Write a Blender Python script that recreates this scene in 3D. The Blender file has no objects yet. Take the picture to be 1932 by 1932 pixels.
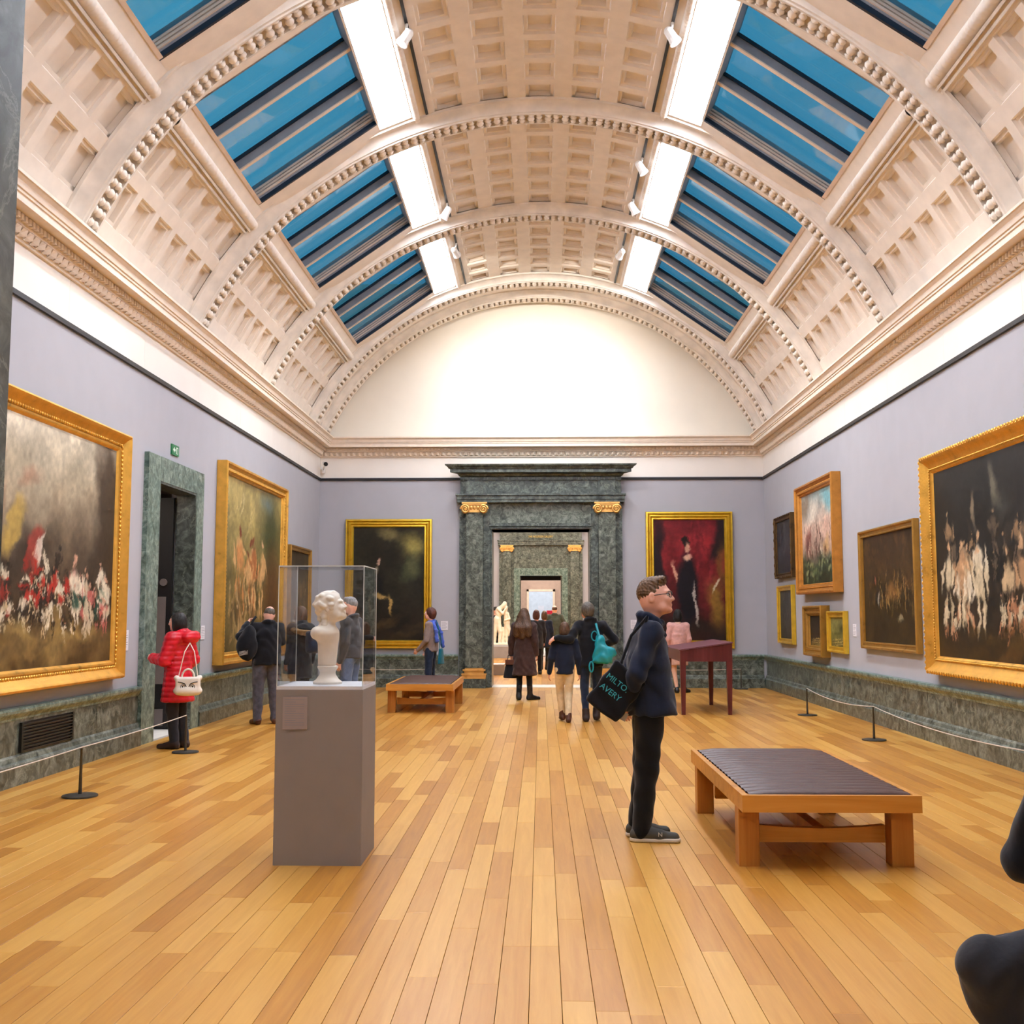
import bpy, math, random
import numpy as np
from mathutils import Matrix, Vector
random.seed(7); RNG = np.random.default_rng(11)
SC = bpy.context.scene; COL = SC.collection
R = math.radians; PI = math.pi
# ------------------------------------------------------------------ camera, world, exposure
FPX = 2050.0; EYE = 1.57
PITCH = math.atan(194/FPX); YAW = math.atan(54.5*math.cos(PITCH)/FPX)
cam = bpy.data.cameras.new('camera'); cam.sensor_width = 36; cam.lens = 36*FPX/1932; cam.clip_start = .05; cam.clip_end = 300
camo = bpy.data.objects.new('camera', cam); COL.objects.link(camo); SC.camera = camo
camo.location = (0, 0, EYE); camo.rotation_euler = (PI/2+PITCH, 0, YAW)
vs = SC.view_settings; vs.view_transform = 'Standard'; vs.look = 'None'; vs.gamma = 1; vs.use_curve_mapping = False
vs.exposure = 0.1
PANEL = 34.0       # radiance of the ceiling light boxes
wd = bpy.data.worlds.new('dusk_sky'); SC.world = wd; wd.use_nodes = True
wn = wd.node_tree; bg = wn.nodes['Background']
_tc = wn.nodes.new('ShaderNodeTexCoord'); _no = wn.nodes.new('ShaderNodeTexNoise'); _cr = wn.nodes.new('ShaderNodeValToRGB')
_no.inputs['Scale'].default_value = 2.2; _no.inputs['Detail'].default_value = 4
_cr.color_ramp.elements[0].position = .3; _cr.color_ramp.elements[0].color = (.042, .225, .38, 1)
_cr.color_ramp.elements[1].position = .75; _cr.color_ramp.elements[1].color = (.085, .33, .48, 1)
wn.links.new(_tc.outputs['Generated'], _no.inputs['Vector']); wn.links.new(_no.outputs['Fac'], _cr.inputs['Fac']); wn.links.new(_cr.outputs['Color'], bg.inputs['Color'])
bg.inputs['Strength'].default_value = 1.0
SC.cycles.use_denoising = True; SC.cycles.max_bounces = 8; SC.cycles.diffuse_bounces = 4; SC.cycles.glossy_bounces = 2; SC.cycles.use_adaptive_sampling = True; SC.cycles.adaptive_threshold = .1; SC.cycles.adaptive_min_samples = 12; SC.cycles.use_light_tree = False; SC.cycles.transparent_max_bounces = 16
SC.cycles.sample_clamp_indirect = 6; SC.cycles.caustics_reflective = False; SC.cycles.caustics_refractive = False

# ------------------------------------------------------------------ mesh helpers
def s2l(c):
    if isinstance(c, str):
        c = [int(c[i:i+2], 16)/255 for i in (0, 2, 4)]
    return tuple((x/12.92 if x <= .04045 else ((x+.055)/1.055)**2.4) for x in c[:3])
class MB:
    def __init__(s): s.v = []; s.f = []
    def add(s, vs, fs):
        n = len(s.v); s.v += [tuple(map(float, p)) for p in vs]; s.f += [tuple(i+n for i in f) for f in fs]; return s
    def box(s, x0, x1, y0, y1, z0, z1):
        if x0 > x1: x0, x1 = x1, x0
        if y0 > y1: y0, y1 = y1, y0
        return s.add([(x0,y0,z0),(x1,y0,z0),(x1,y1,z0),(x0,y1,z0),(x0,y0,z1),(x1,y0,z1),(x1,y1,z1),(x0,y1,z1)],
                     [(0,3,2,1),(4,5,6,7),(0,1,5,4),(1,2,6,5),(2,3,7,6),(3,0,4,7)])
    def bbox(s, x0, x1, y0, y1, z0, z1, b):
        # box with chamfered vertical and top edges
        pts = [(x0+b,y0),(x1-b,y0),(x1,y0+b),(x1,y1-b),(x1-b,y1),(x0+b,y1),(x0,y1-b),(x0,y0+b)]
        cx, cy = (x0+x1)/2, (y0+y1)/2
        def ins(p): return (p[0]+(b if p[0] < cx else -b), p[1]+(b if p[1] < cy else -b))
        v = [(p[0],p[1],z0) for p in pts]+[(p[0],p[1],z1-b) for p in pts]+[(*ins(p),z1) for p in pts]
        f = [tuple(range(7,-1,-1)), tuple(range(16,24))]
        for k in (0,8): f += [(k+i,k+(i+1)%8,k+8+(i+1)%8,k+8+i) for i in range(8)]
        return s.add(v, f)
    def tube(s, path, r, n=8, caps=True):
        path = [Vector(p) for p in path]; rs = r if isinstance(r, (list, tuple)) else [r]*len(path)
        v = []; up = Vector((0,0,1)); prev = None
        for i, p in enumerate(path):
            t = (path[min(i+1,len(path)-1)]-path[max(i-1,0)]).normalized()
            a = (prev if prev is not None else (up if abs(t.z) < .9 else Vector((1,0,0))))
            a = (a - t*a.dot(t)).normalized(); b = t.cross(a); prev = a
            v += [p+(a*math.cos(2*PI*k/n)+b*math.sin(2*PI*k/n))*rs[i] for k in range(n)]
        f = [(i*n+k, i*n+(k+1)%n, (i+1)*n+(k+1)%n, (i+1)*n+k) for i in range(len(path)-1) for k in range(n)]
        if caps: f += [tuple(range(n-1,-1,-1)), tuple(range((len(path)-1)*n, len(path)*n))]
        return s.add(v, f)
    def lathe(s, prof, n=24, c=(0,0,0), caps=True):
        v = [(c[0]+r*math.cos(2*PI*k/n), c[1]+r*math.sin(2*PI*k/n), c[2]+z) for r, z in prof for k in range(n)]
        m = len(prof)
        f = [(i*n+k, i*n+(k+1)%n, (i+1)*n+(k+1)%n, (i+1)*n+k) for i in range(m-1) for k in range(n)]
        if caps: f += [tuple(range(n-1,-1,-1)), tuple(range((m-1)*n, m*n))]
        return s.add(v, f)
    def prism(s, poly, fn, a, b):
        # poly of (p,q); fn(p,q,t) -> xyz at t=a and t=b
        n = len(poly); v = [fn(p,q,a) for p,q in poly]+[fn(p,q,b) for p,q in poly]
        return s.add(v, [tuple(range(n-1,-1,-1)), tuple(range(n,2*n))]+[(i,(i+1)%n,n+(i+1)%n,n+i) for i in range(n)])
    def ellip(s, c, r, n=8, m=5, rot=None):
        v = []; f = []
        for i in range(m+1):
            a = PI*i/m
            for k in range(n):
                p = Vector((r[0]*math.sin(a)*math.cos(2*PI*k/n), r[1]*math.sin(a)*math.sin(2*PI*k/n), r[2]*math.cos(a)))
                if rot: p = rot @ p
                v.append((c[0]+p.x, c[1]+p.y, c[2]+p.z))
        f = [(i*n+k, (i+1)*n+k, (i+1)*n+(k+1)%n, i*n+(k+1)%n) for i in range(m) for k in range(n)]
        return s.add(v, f)
    def mesh(s, name, smooth=False):
        me = bpy.data.meshes.new(name); me.from_pydata(s.v, [], s.f); me.update()
        if smooth: me.shade_smooth()
        return me
    def build(s, name, mat, parent=None, smooth=False):
        return link(name, s.mesh(name, smooth), mat, parent)
def link(name, me, mat, parent=None):
    o = bpy.data.objects.new(name, me); COL.objects.link(o)
    if mat is not None and me is not None and len(me.materials) == 0: me.materials.append(mat)
    if parent is not None: o.parent = parent
    return o
def smooth_angle(o, deg=40):
    me = o.data
    me.shade_smooth()
    try: me.set_sharp_from_angle(angle=R(deg))
    except Exception: pass
    return o
def tag(o, label=None, cat=None, group=None, kind=None):
    if label: o['label'] = label
    if cat: o['category'] = cat
    if group: o['group'] = group
    if kind: o['kind'] = kind
    return o
def thing(name, label, cat, loc=(0,0,0), rz=0, group=None):
    o = bpy.data.objects.new(name, None); COL.objects.link(o); o.location = loc; o.rotation_euler = (0,0,rz); o.empty_display_size = .2
    return tag(o, label, cat, group)
def struct(o, label=None): return tag(o, label, kind='structure')

# ------------------------------------------------------------------ materials
MATS = {}
def nt(name):
    m = bpy.data.materials.new(name); m.use_nodes = True; MATS[name] = m
    return m, m.node_tree, m.node_tree.nodes['Principled BSDF']
def N(t, kind, **kw):
    n = t.nodes.new('ShaderNode'+kind)
    for k, v in kw.items():
        if k in n.inputs: n.inputs[k].default_value = v
        else: setattr(n, k, v)
    return n
def ramp(t, fac, stops):
    r = t.nodes.new('ShaderNodeValToRGB'); e = r.color_ramp.elements
    while len(e) < len(stops): e.new(.5)
    for i, (p, c) in enumerate(stops): e[i].position = p; e[i].color = (*c, 1)
    t.links.new(fac, r.inputs['Fac']); return r.outputs['Color']
def plain(name, col, rough=.6, metal=0, var=.06, nscale=6, bump=0, bscale=60, spec=.5, sheen=0, coat=0):
    m, t, b = nt(name); c = s2l(col)
    co = N(t, 'TexCoord'); no = N(t, 'TexNoise', Scale=nscale, Detail=3.0)
    t.links.new(co.outputs['Object'], no.inputs['Vector'])
    lo = tuple(max(0, x*(1-var)) for x in c); hi = tuple(min(1, x*(1+var)) for x in c)
    t.links.new(ramp(t, no.outputs['Fac'], [(.3, lo), (.7, hi)]), b.inputs['Base Color'])
    b.inputs['Roughness'].default_value = rough; b.inputs['Metallic'].default_value = metal; b.inputs['Specular IOR Level'].default_value = spec
    if sheen: b.inputs['Sheen Weight'].default_value = sheen
    if coat: b.inputs['Coat Weight'].default_value = coat
    if bump:
        n2 = N(t, 'TexNoise', Scale=bscale, Detail=4.0); bp = N(t, 'Bump', Strength=bump, Distance=.01)
        t.links.new(co.outputs['Object'], n2.inputs['Vector']); t.links.new(n2.outputs['Fac'], bp.inputs['Height']); t.links.new(bp.outputs['Normal'], b.inputs['Normal'])
    return m
def emit(name, col, s):
    m, t, b = nt(name); b.inputs['Base Color'].default_value = (.8,.8,.8,1); b.inputs['Emission Color'].default_value = (*s2l(col),1); b.inputs['Emission Strength'].default_value = s
    return m
def marble(name, dark, mid, light, scale=1.0, rough=.3, vein=.5):
    m, t, b = nt(name); geo = N(t, 'NewGeometry'); oi = N(t, 'ObjectInfo')
    ad = N(t, 'VectorMath', operation='MULTIPLY_ADD'); ad.inputs[1].default_value = (1,1,1)
    mu = N(t, 'VectorMath', operation='SCALE'); mu.inputs['Scale'].default_value = 37.0
    cb = N(t, 'CombineXYZ'); t.links.new(oi.outputs['Random'], cb.inputs[0]); t.links.new(oi.outputs['Random'], cb.inputs[2])
    t.links.new(cb.outputs[0], mu.inputs[0]); t.links.new(geo.outputs['Position'], ad.inputs[0]); t.links.new(mu.outputs[0], ad.inputs[2])
    n1 = N(t, 'TexNoise', Scale=2.2*scale, Detail=7.0, Roughness=.68, Distortion=1.2); t.links.new(ad.outputs[0], n1.inputs['Vector'])
    n2 = N(t, 'TexNoise', Scale=8*scale, Detail=5.0, Roughness=.62, Distortion=.9); t.links.new(ad.outputs[0], n2.inputs['Vector'])
    base = ramp(t, n2.outputs['Fac'], [(.33, s2l(dark)), (.5, s2l(mid)), (.7, s2l(light))])
    mt = N(t, 'Math', operation='SUBTRACT'); mt.inputs[1].default_value = .5; t.links.new(n1.outputs['Fac'], mt.inputs[0])
    ab = N(t, 'Math', operation='ABSOLUTE'); t.links.new(mt.outputs[0], ab.inputs[0])
    vn = ramp(t, ab.outputs[0], [(0.0, (vein,)*3), (.018, (0,)*3)])
    mx = N(t, 'Mix', data_type='RGBA'); t.links.new(vn, mx.inputs[0]); t.links.new(base, mx.inputs[6]); mx.inputs[7].default_value = (*s2l('b9c4b0'),1)
    t.links.new(mx.outputs[2], b.inputs['Base Color']); b.inputs['Roughness'].default_value = rough
    return m
def gold(name, col, rough=.38, bump=.25, bscale=45, dirt='5a3a10'):
    m, t, b = nt(name); co = N(t, 'TexCoord'); no = N(t, 'TexNoise', Scale=7.0, Detail=3.0, Roughness=.5); t.links.new(co.outputs['Object'], no.inputs['Vector'])
    c = s2l(col); d = s2l(dirt)
    t.links.new(ramp(t, no.outputs['Fac'], [(.12, d), (.36, c), (.8, tuple(min(1, x*1.3) for x in c))]), b.inputs['Base Color'])
    b.inputs['Metallic'].default_value = .7; b.inputs['Roughness'].default_value = rough
    n2 = N(t, 'TexNoise', Scale=bscale, Detail=3.0); bp = N(t, 'Bump', Strength=bump, Distance=.01)
    t.links.new(co.outputs['Object'], n2.inputs['Vector']); t.links.new(n2.outputs['Fac'], bp.inputs['Height']); t.links.new(bp.outputs['Normal'], b.inputs['Normal'])
    return m
def wood(name, lo, mid, hi, axis=1, scale=1.0, rough=.4, rand=False, coat=0.0):
    m, t, b = nt(name); oi = N(t, 'ObjectInfo'); geo = N(t, 'NewGeometry'); co = N(t, 'TexCoord')
    rnd = N(t, 'Math', operation='MULTIPLY_ADD'); rnd.inputs[1].default_value = 5.37; t.links.new(oi.outputs['Random'], rnd.inputs[0]); t.links.new(geo.outputs['Random Per Island'], rnd.inputs[2])
    fr = N(t, 'Math', operation='FRACT'); t.links.new(rnd.outputs[0], fr.inputs[0])
    mp = N(t, 'Mapping'); sc = [26*scale]*3; sc[axis] = 1.6*scale; mp.inputs['Scale'].default_value = sc
    off = N(t, 'CombineXYZ'); sm = N(t, 'Math', operation='MULTIPLY'); sm.inputs[1].default_value = 91.0; t.links.new(fr.outputs[0], sm.inputs[0])
    t.links.new(sm.outputs[0], off.inputs[0]); t.links.new(sm.outputs[0], off.inputs[1]); t.links.new(off.outputs[0], mp.inputs['Location'])
    t.links.new((geo.outputs['Position'] if rand else co.outputs['Object']), mp.inputs['Vector'])
    no = N(t, 'TexNoise', Scale=1.0, Detail=5.0, Roughness=.62, Distortion=.6); t.links.new(mp.outputs[0], no.inputs['Vector'])
    fac = N(t, 'Math', operation='MULTIPLY_ADD'); fac.inputs[1].default_value = .42 if rand else .9; t.links.new(no.outputs['Fac'], fac.inputs[0])
    if rand:
        k = N(t, 'Math', operation='MULTIPLY_ADD'); k.inputs[1].default_value = .42; k.inputs[2].default_value = 0.12; t.links.new(fr.outputs[0], k.inputs[0]); t.links.new(k.outputs[0], fac.inputs[2])
    else: fac.inputs[2].default_value = 0.05
    c = ramp(t, fac.outputs[0], [(.12, s2l(lo)), (.45, s2l(mid)), (.85, s2l(hi))])
    t.links.new(c, b.inputs['Base Color']); b.inputs['Roughness'].default_value = rough; b.inputs['Coat Weight'].default_value = coat; b.inputs['Coat Roughness'].default_value = .25
    bp = N(t, 'Bump', Strength=.08, Distance=.004); t.links.new(no.outputs['Fac'], bp.inputs['Height']); t.links.new(bp.outputs['Normal'], b.inputs['Normal'])
    return m
def glass(name, tint, gloss=.08, rough=.02):
    m = bpy.data.materials.new(name); m.use_nodes = True; t = m.node_tree; t.nodes.clear()
    o = N(t, 'OutputMaterial'); tr = N(t, 'BsdfTransparent'); gl = N(t, 'BsdfGlossy', Roughness=rough); mx = N(t, 'MixShader'); lw = N(t, 'LayerWeight', Blend=.5); fr = N(t, 'Math', operation='POWER'); fr.inputs[1].default_value = 5.0; t.links.new(lw.outputs['Facing'], fr.inputs[0])
    tr.inputs[0].default_value = (*tint, 1)
    no = N(t, 'TexNoise', Scale=3.0); co = N(t, 'TexCoord'); t.links.new(co.outputs['Object'], no.inputs['Vector'])
    md = N(t, 'Math', operation='MULTIPLY_ADD'); md.inputs[1].default_value = .02; t.links.new(no.outputs['Fac'], md.inputs[0]); t.links.new(fr.outputs[0], md.inputs[2])
    mm = N(t, 'Math', operation='ADD'); mm.inputs[1].default_value = gloss-.02; mm.use_clamp = True; t.links.new(md.outputs[0], mm.inputs[0])
    t.links.new(mm.outputs[0], mx.inputs[0]); t.links.new(tr.outputs[0], mx.inputs[1]); t.links.new(gl.outputs[0], mx.inputs[2]); t.links.new(mx.outputs[0], o.inputs[0])
    return m
M = dict(
    mauve=plain('mauve_wall_paint', 'b3b3ba', .92, var=.02, nscale=3),
    frieze=plain('cream_frieze_plaster', 'f6efe6', .85, var=.02, nscale=2),
    plaster=plain('cream_vault_plaster', 'efe3d5', .85, var=.05, nscale=5),
    plaster2=plain('grey_cream_rib_plaster', 'e6dcd0', .85, var=.12, nscale=4),
    lunette=plain('ivory_lunette_plaster', 'f3ebdc', .9, var=.02, nscale=2),
    cornice=plain('cream_cornice_plaster', 'f2e2d0', .8, var=.05, nscale=9),
    rail=plain('black_picture_rail_paint', '1d1a1c', .5),
    marble=marble('green_marble', '31362f', '596056', '8a9085', 1.0, .32, .3),
    marble_lt=marble('light_green_marble', '3b5048', '667d73', '9db0a6', 1.3, .3, .4),
    marble_dk=marble('dark_green_marble', '292f2c', '4a524d', '737d77', 1.0, .3, .3),
    plank=wood('oak_floor_planks', '945a1a', 'c48630', 'e6b158', 1, .9, .34, True, .12),
    subfloor=plain('dark_subfloor', '4a2c14', .9),
    stone=plain('pale_threshold_stone', 'e2dcd2', .6),
    lightbox=emit('luminous_light_panel', 'e9f0ff', PANEL),
    metal_grey=plain('grey_skylight_metal', '8f8f94', .5, .0, .1),
    metal_dark=plain('navy_skylight_gasket', '161b2b', .5),
    sill=plain('pale_skylight_sill', 'e3cdb9', .7),
    skyglass=glass('blue_skylight_glass', (.80, .95, 1.0), .07, .03),
    black=plain('black_metal', '141414', .5),
    white=plain('white_lamp_metal', 'f3f2ee', .4),
    gilt=gold('gilded_capital', 'f0b86a', .35, .05, 30, 'b07a34'),
    vent=plain('dark_bronze_grille', '2f2f28', .5, .3),
    door=plain('black_door_paint', '120f10', .45),
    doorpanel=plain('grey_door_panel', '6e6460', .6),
)
# ------------------------------------------------------------------ the room
Y0, Y1 = 2.3, 23.85; XW = 4.9; ZC = 3.33; RV = 5.30; TS = 66.4
RIBS = [3.18, 7.0, 10.82, 14.64, 18.46, 22.28]
def VP(th, r, y): a = R(th); return (r*math.sin(a), y, ZC+r*math.cos(a))
# floor -------------------------------------------------------------
fm = MB(); fm.box(-5.2, 5.2, -5, 42.4, -.12, -.02)
floor = struct(fm.build('floor', M['subfloor']), 'honey oak plank floor running the length of the gallery')
def plank_rows(x0, x1, y0, y1, w=.133):
    out = []; x = x0; i = 0
    while x < x1-.02:
        y = y0-random.uniform(0, 2.0)
        while y < y1:
            L = random.choice([.8, 1.0, 1.2, 1.4, 1.7, 2.0, 2.4]); a, b = max(y, y0), min(y+L, y1)
            if b-a > .03: out.append((x, min(x+w, x1), a, b))
            y += L
        x += w; i += 1
    return out
rows = plank_rows(-4.84, 4.84, Y0-.95, Y1)
def seen(p):
    cx, cy = (p[0]+p[1])/2, (p[2]+p[3])/2
    if cy < 4.0 or abs(cx) > .5*cy+.2: return 0
    return (p[3]-p[2])/cy**3
rows.sort(key=seen, reverse=True)
um = MB(); g = .0012; um.add([(g,0,-.02),(.133-g,0,-.02),(.133-g,1,-.02),(g,1,-.02),(g,0,-.0008),(.133-g,0,-.0008),(.133-g,1,-.0008),(g,1,-.0008),(g+.0012,.0012,0),(.133-g-.0012,.0012,0),(.133-g-.0012,.9988,0),(g+.0012,.9988,0)],
  [(0,1,5,4),(1,2,6,5),(2,3,7,6),(3,0,4,7),(4,5,9,8),(5,6,10,9),(6,7,11,10),(7,4,8,11),(8,9,10,11)])
ume = um.mesh('plank'); ume.materials.append(M['plank'])
rest = MB()
for i, p in enumerate(rows):
    full = abs((p[1]-p[0])-.133) < .002
    if i < 300 and full:
        o = bpy.data.objects.new('plank', ume); COL.objects.link(o); o.parent = floor; o.location = (p[0], p[2], 0); o.scale = (1, p[3]-p[2]-.0015, 1)
    else: rest.box(p[0]+g, p[1]-g, p[2], p[3]-.0015, -.02, 0)
for p in plank_rows(-4.9, 4.9, 24.72, 41.4): rest.box(p[0]+g, p[1]-g, p[2], p[3]-.0015, -.02, 0)
for p in plank_rows(-3.0, 3.0, -4.8, Y0-.95): rest.box(p[0]+g, p[1]-g, p[2], p[3]-.0015, -.02, 0)
tag(rest.build('plank_field', M['plank'], floor), kind='stuff')
MB().box(-1.10, 1.10, 23.85, 24.72, -.02, .004).build('threshold_slab', M['stone'], floor)
# walls -------------------------------------------------------------
D1a, D1b, D1h = 13.63, 15.10, 3.27      # doorway in the left wall
wl = MB(); wl.box(-5.2,-XW,Y0,D1a,0,5.62).box(-5.2,-XW,D1b,Y1,0,5.62).box(-5.2,-XW,D1a,D1b,D1h,5.62)
wall_l = struct(wl.build('wall_left', M['mauve']), 'mauve grey painted gallery wall on the left with marble doorway')
wall_r = struct(MB().box(XW,5.2,Y0,Y1,0,5.62).build('wall_right', M['mauve']), 'mauve grey painted gallery wall on the right hung with pictures')
DW, DH = 1.10, 3.44
wb = MB(); wb.box(-5.2,-DW,Y1,24.72,0,4.6).box(DW,5.2,Y1,24.72,0,4.6).box(-DW,DW,Y1,24.72,DH,4.6)
wall_b = struct(wb.build('wall_back', M['mauve']), 'mauve grey end wall around the tall marble doorway')
MB().box(-5.2,5.2,Y1,24.72,4.6,5.5).build('frieze', M['frieze'], wall_b)
MB().box(-5.2,5.2,Y1,24.72,5.5,9.0).build('lunette', M['lunette'], wall_b)
wf = MB(); wf.box(-5.2,-1.21,1.4,Y0,0,4.6).box(1.16,5.2,1.4,Y0,0,4.6).box(-1.21,1.16,1.4,Y0,DH,4.6)
wall_f = struct(wf.build('wall_front', M['mauve']), 'mauve grey near wall with the doorway the view looks through')
MB().box(-5.2,5.2,1.4,Y0,4.6,9.0).build('frieze', M['frieze'], wall_f)
jb = MB(); jb.box(-1.21,-1.183,1.35,Y0+.05,0,DH).box(1.125,1.16,1.35,Y0+.05,0,DH).box(-1.21,1.16,1.35,Y0+.05,DH-.04,DH)
jb.box(-1.6,-1.21,Y0,Y0+.05,0,3.7).box(1.16,1.65,Y0,Y0+.05,0,3.7).box(-1.21,1.16,Y0,Y0+.05,DH,3.7)
struct(jb.build('door_3', M['marble_dk']), 'dark marble jamb of the near doorway at the left edge of the view')
for nm, x in (('l',-1), ('r',1)):
    f = MB()
    n = 10
    for i in range(n):
        a, b = Y0+(Y1-Y0)*i/n, Y0+(Y1-Y0)*(i+1)/n
        f.box(x*XW, x*(XW-.006), a+.002, b-.002, 4.585, 5.06)
    f.build('frieze', M['frieze'], wall_l if x < 0 else wall_r)
tr = MB(); tr.box(-XW,-XW+.035,Y0,Y1,4.535,4.585).box(XW,XW-.035,Y0,Y1,4.535,4.585).box(-XW+.035,-1.77,Y1-.035,Y1,4.535,4.585).box(1.77,XW-.035,Y1-.035,Y1,4.535,4.585)
struct(tr.build('trim_1', M['rail']), 'thin black picture rail between grey wall and white frieze')
# cornice ------------------------------------------------------------
CP = [(0,5.05),(.035,5.05),(.035,5.075),(.045,5.08),(.045,5.155),(.10,5.165),(.10,5.185),(.105,5.19),(.105,5.25),(.14,5.255),(.27,5.25),(.27,5.315),(.285,5.32),(.285,5.345),(.30,5.35),(.315,5.40),(.345,5.43),(.36,5.435),(.36,5.465),(.10,5.50),(0,5.50)]
trim2 = bpy.data.objects.new('trim_2', None); COL.objects.link(trim2); struct(trim2, 'deep cream plaster cornice with leaf and bead mouldings around the room')
c = MB(); n = len(CP)
loop = []   # mitred sweep: left wall, end wall, right wall, near wall
def ring(sx, yy, sy): return [(sx*(XW-p), yy+sy*p, z) for p, z in CP]
rs = [ring(-1,Y0,1), ring(-1,Y1,-1), ring(1,Y1,-1), ring(1,Y0,1)]
for k, nm in enumerate(('left','back','right','front')):
    c = MB(); a, b = rs[k], rs[(k+1)%4]
    c.add(a+b, [(i, (i+1)%n, n+(i+1)%n, n+i) for i in range(n)])
    c.build('cornice_run', M['cornice'], trim2)
# leaves and beads of the cornice: left and right walls (each leaf a part near the camera), end wall
lf = MB(); lf.add([(-.045,.0,0),(.045,.0,0),(.05,.018,.035),(-.05,.018,.035),(0,.06,.012),(0,.075,.075),(-.05,.055,.085),(.05,.055,.085)],
   [(0,4,3),(4,1,2),(3,4,5),(4,2,5),(3,5,6),(2,7,5)])
lme = lf.mesh('cornice_leaf'); lme.materials.append(M['cornice'])
bd = MB()
lrest = MB(); cnt = 0
def put_leaf(mat4, own):
    if own:
        o = bpy.data.objects.new('cornice_leaf', lme); COL.objects.link(o); o.parent = trim2; o.matrix_basis = mat4
    else: lrest.add([tuple(mat4 @ Vector(v)) for v in lf.v], lf.f)
y = 9.0
while y < Y1-.12:
    for sx in (-1, 1):
        rot = Matrix.Rotation(-PI/2 if sx < 0 else PI/2, 4, 'Z')
        put_leaf(Matrix.Translation((sx*(XW-.04), y, 5.075)) @ rot, y < 19)
    y += .125
x = -XW+.12
while x < XW-.1:
    put_leaf(Matrix.Translation((x, Y1-.04, 5.075)) @ Matrix.Rotation(PI, 4, 'Z'), False); x += .125
tag(lrest.build('cornice_leaves', M['cornice'], trim2), kind='stuff')
y = 8.5
while y < Y1-.14:
    for sx in (-1, 1):
        bd.box(sx*(XW-.1), sx*(XW-.15), y, y+.042, 5.19, 5.243)
    y += .075
x = -XW+.16
while x < XW-.16:
    bd.box(x, x+.042, Y1-.15, Y1-.1, 5.19, 5.243); x += .075
tag(bd.build('bead_course', M['cornice'], trim2), kind='stuff')
# vault ---------------------------------------------------------------
ceil = MB()
CC = [0, 6.8, -6.8, 13.6, -13.6]; CH = 2.15; PITCHY = .565; YH = .215
def grid(tb, yb, hole=None):
    for i in range(len(tb)-1):
        for j in range(len(yb)-1):
            if hole and hole((tb[i]+tb[i+1])/2, (yb[j]+yb[j+1])/2): continue
            ceil.add([VP(tb[i],RV,yb[j]),VP(tb[i+1],RV,yb[j]),VP(tb[i+1],RV,yb[j+1]),VP(tb[i],RV,yb[j+1])],[(0,1,2,3)])
def sub(a, b, n): return [a+(b-a)*i/n for i in range(n+1)]
bays = list(zip(RIBS[:-1], RIBS[1:]))
for a, b in bays:
    mid = (a+b)/2; cy = [mid+(k-2.5)*PITCHY for k in range(6)]
    yb = [a]+sorted(v for q in cy for v in (q-YH, q+YH))+[b]
    ys = lambda q: any(abs(q-v) < YH for v in cy)
    tb = [-17.0]+sorted(v for q in CC for v in (q-CH, q+CH))+[17.0]
    grid(tb, yb, lambda t, q: ys(q) and any(abs(t-v) < CH for v in CC))
    for s in (-1, 1):
        f = lambda L: [s*v for v in L]
        grid(f([17.0,18.2,19.3]), [a,b])
        grid(f([19.3,24.3]), [a,a+.42,b-.42,b], lambda t, q: abs(q-mid) < (b-a)/2-.42)
        grid(f([24.3,24.5,45.4]), [a,a+.40,b-.62,b], lambda t, q: abs(t) > 24.5 and a+.40 < q < b-.62)
        grid(f([45.4,47.5,50.0]), [a,b])
        grid(f([50.0,55.2,57.0,62.2,TS]), yb, lambda t, q: ys(q) and (50 < abs(t) < 55.2 or 57 < abs(t) < 62.2))
for a, b in ((Y0-.02, RIBS[0]), (RIBS[-1], Y1+.02)): grid(sub(-TS, TS, 40), [a, b])
ceiling = struct(ceil.build('ceiling', M['plaster']), 'cream plaster barrel vault with coffers, ribs and skylights')
# coffers
def coffer_mesh(hx, hy):
    m = MB(); lv = [(0,0),(.012,.035),(.05,.035),(.055,.055),(.062,.10)]
    v = [(sx*(hx-d), sy*(hy-d), z) for d, z in lv for sx, sy in ((-1,-1),(1,-1),(1,1),(-1,1))]
    f = [(4*i+k, 4*i+(k+1)%4, 4*i+4+(k+1)%4, 4*i+4+k) for i in range(len(lv)-1) for k in range(4)]+[tuple(range(4*len(lv)-4, 4*len(lv)))]
    m.add(v, f); me = m.mesh('coffer'); me.materials.append(M['plaster']); return me
cmA, cmB = coffer_mesh(RV*math.sin(R(CH)), YH), coffer_mesh(RV*math.sin(R(2.6)), YH)
for a, b in bays:
    mid = (a+b)/2
    for k in range(6):
        yy = mid+(k-2.5)*PITCHY
        for th, me, h in [(t, cmA, CH) for t in CC]+[(s*t, cmB, 2.6) for s in (-1,1) for t in (52.6, 59.6)]:
            o = bpy.data.objects.new('coffer', me); COL.objects.link(o); o.parent = ceiling
            o.location = VP(th, RV*math.cos(R(h)), yy); o.rotation_euler = (0, R(th), 0)
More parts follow.
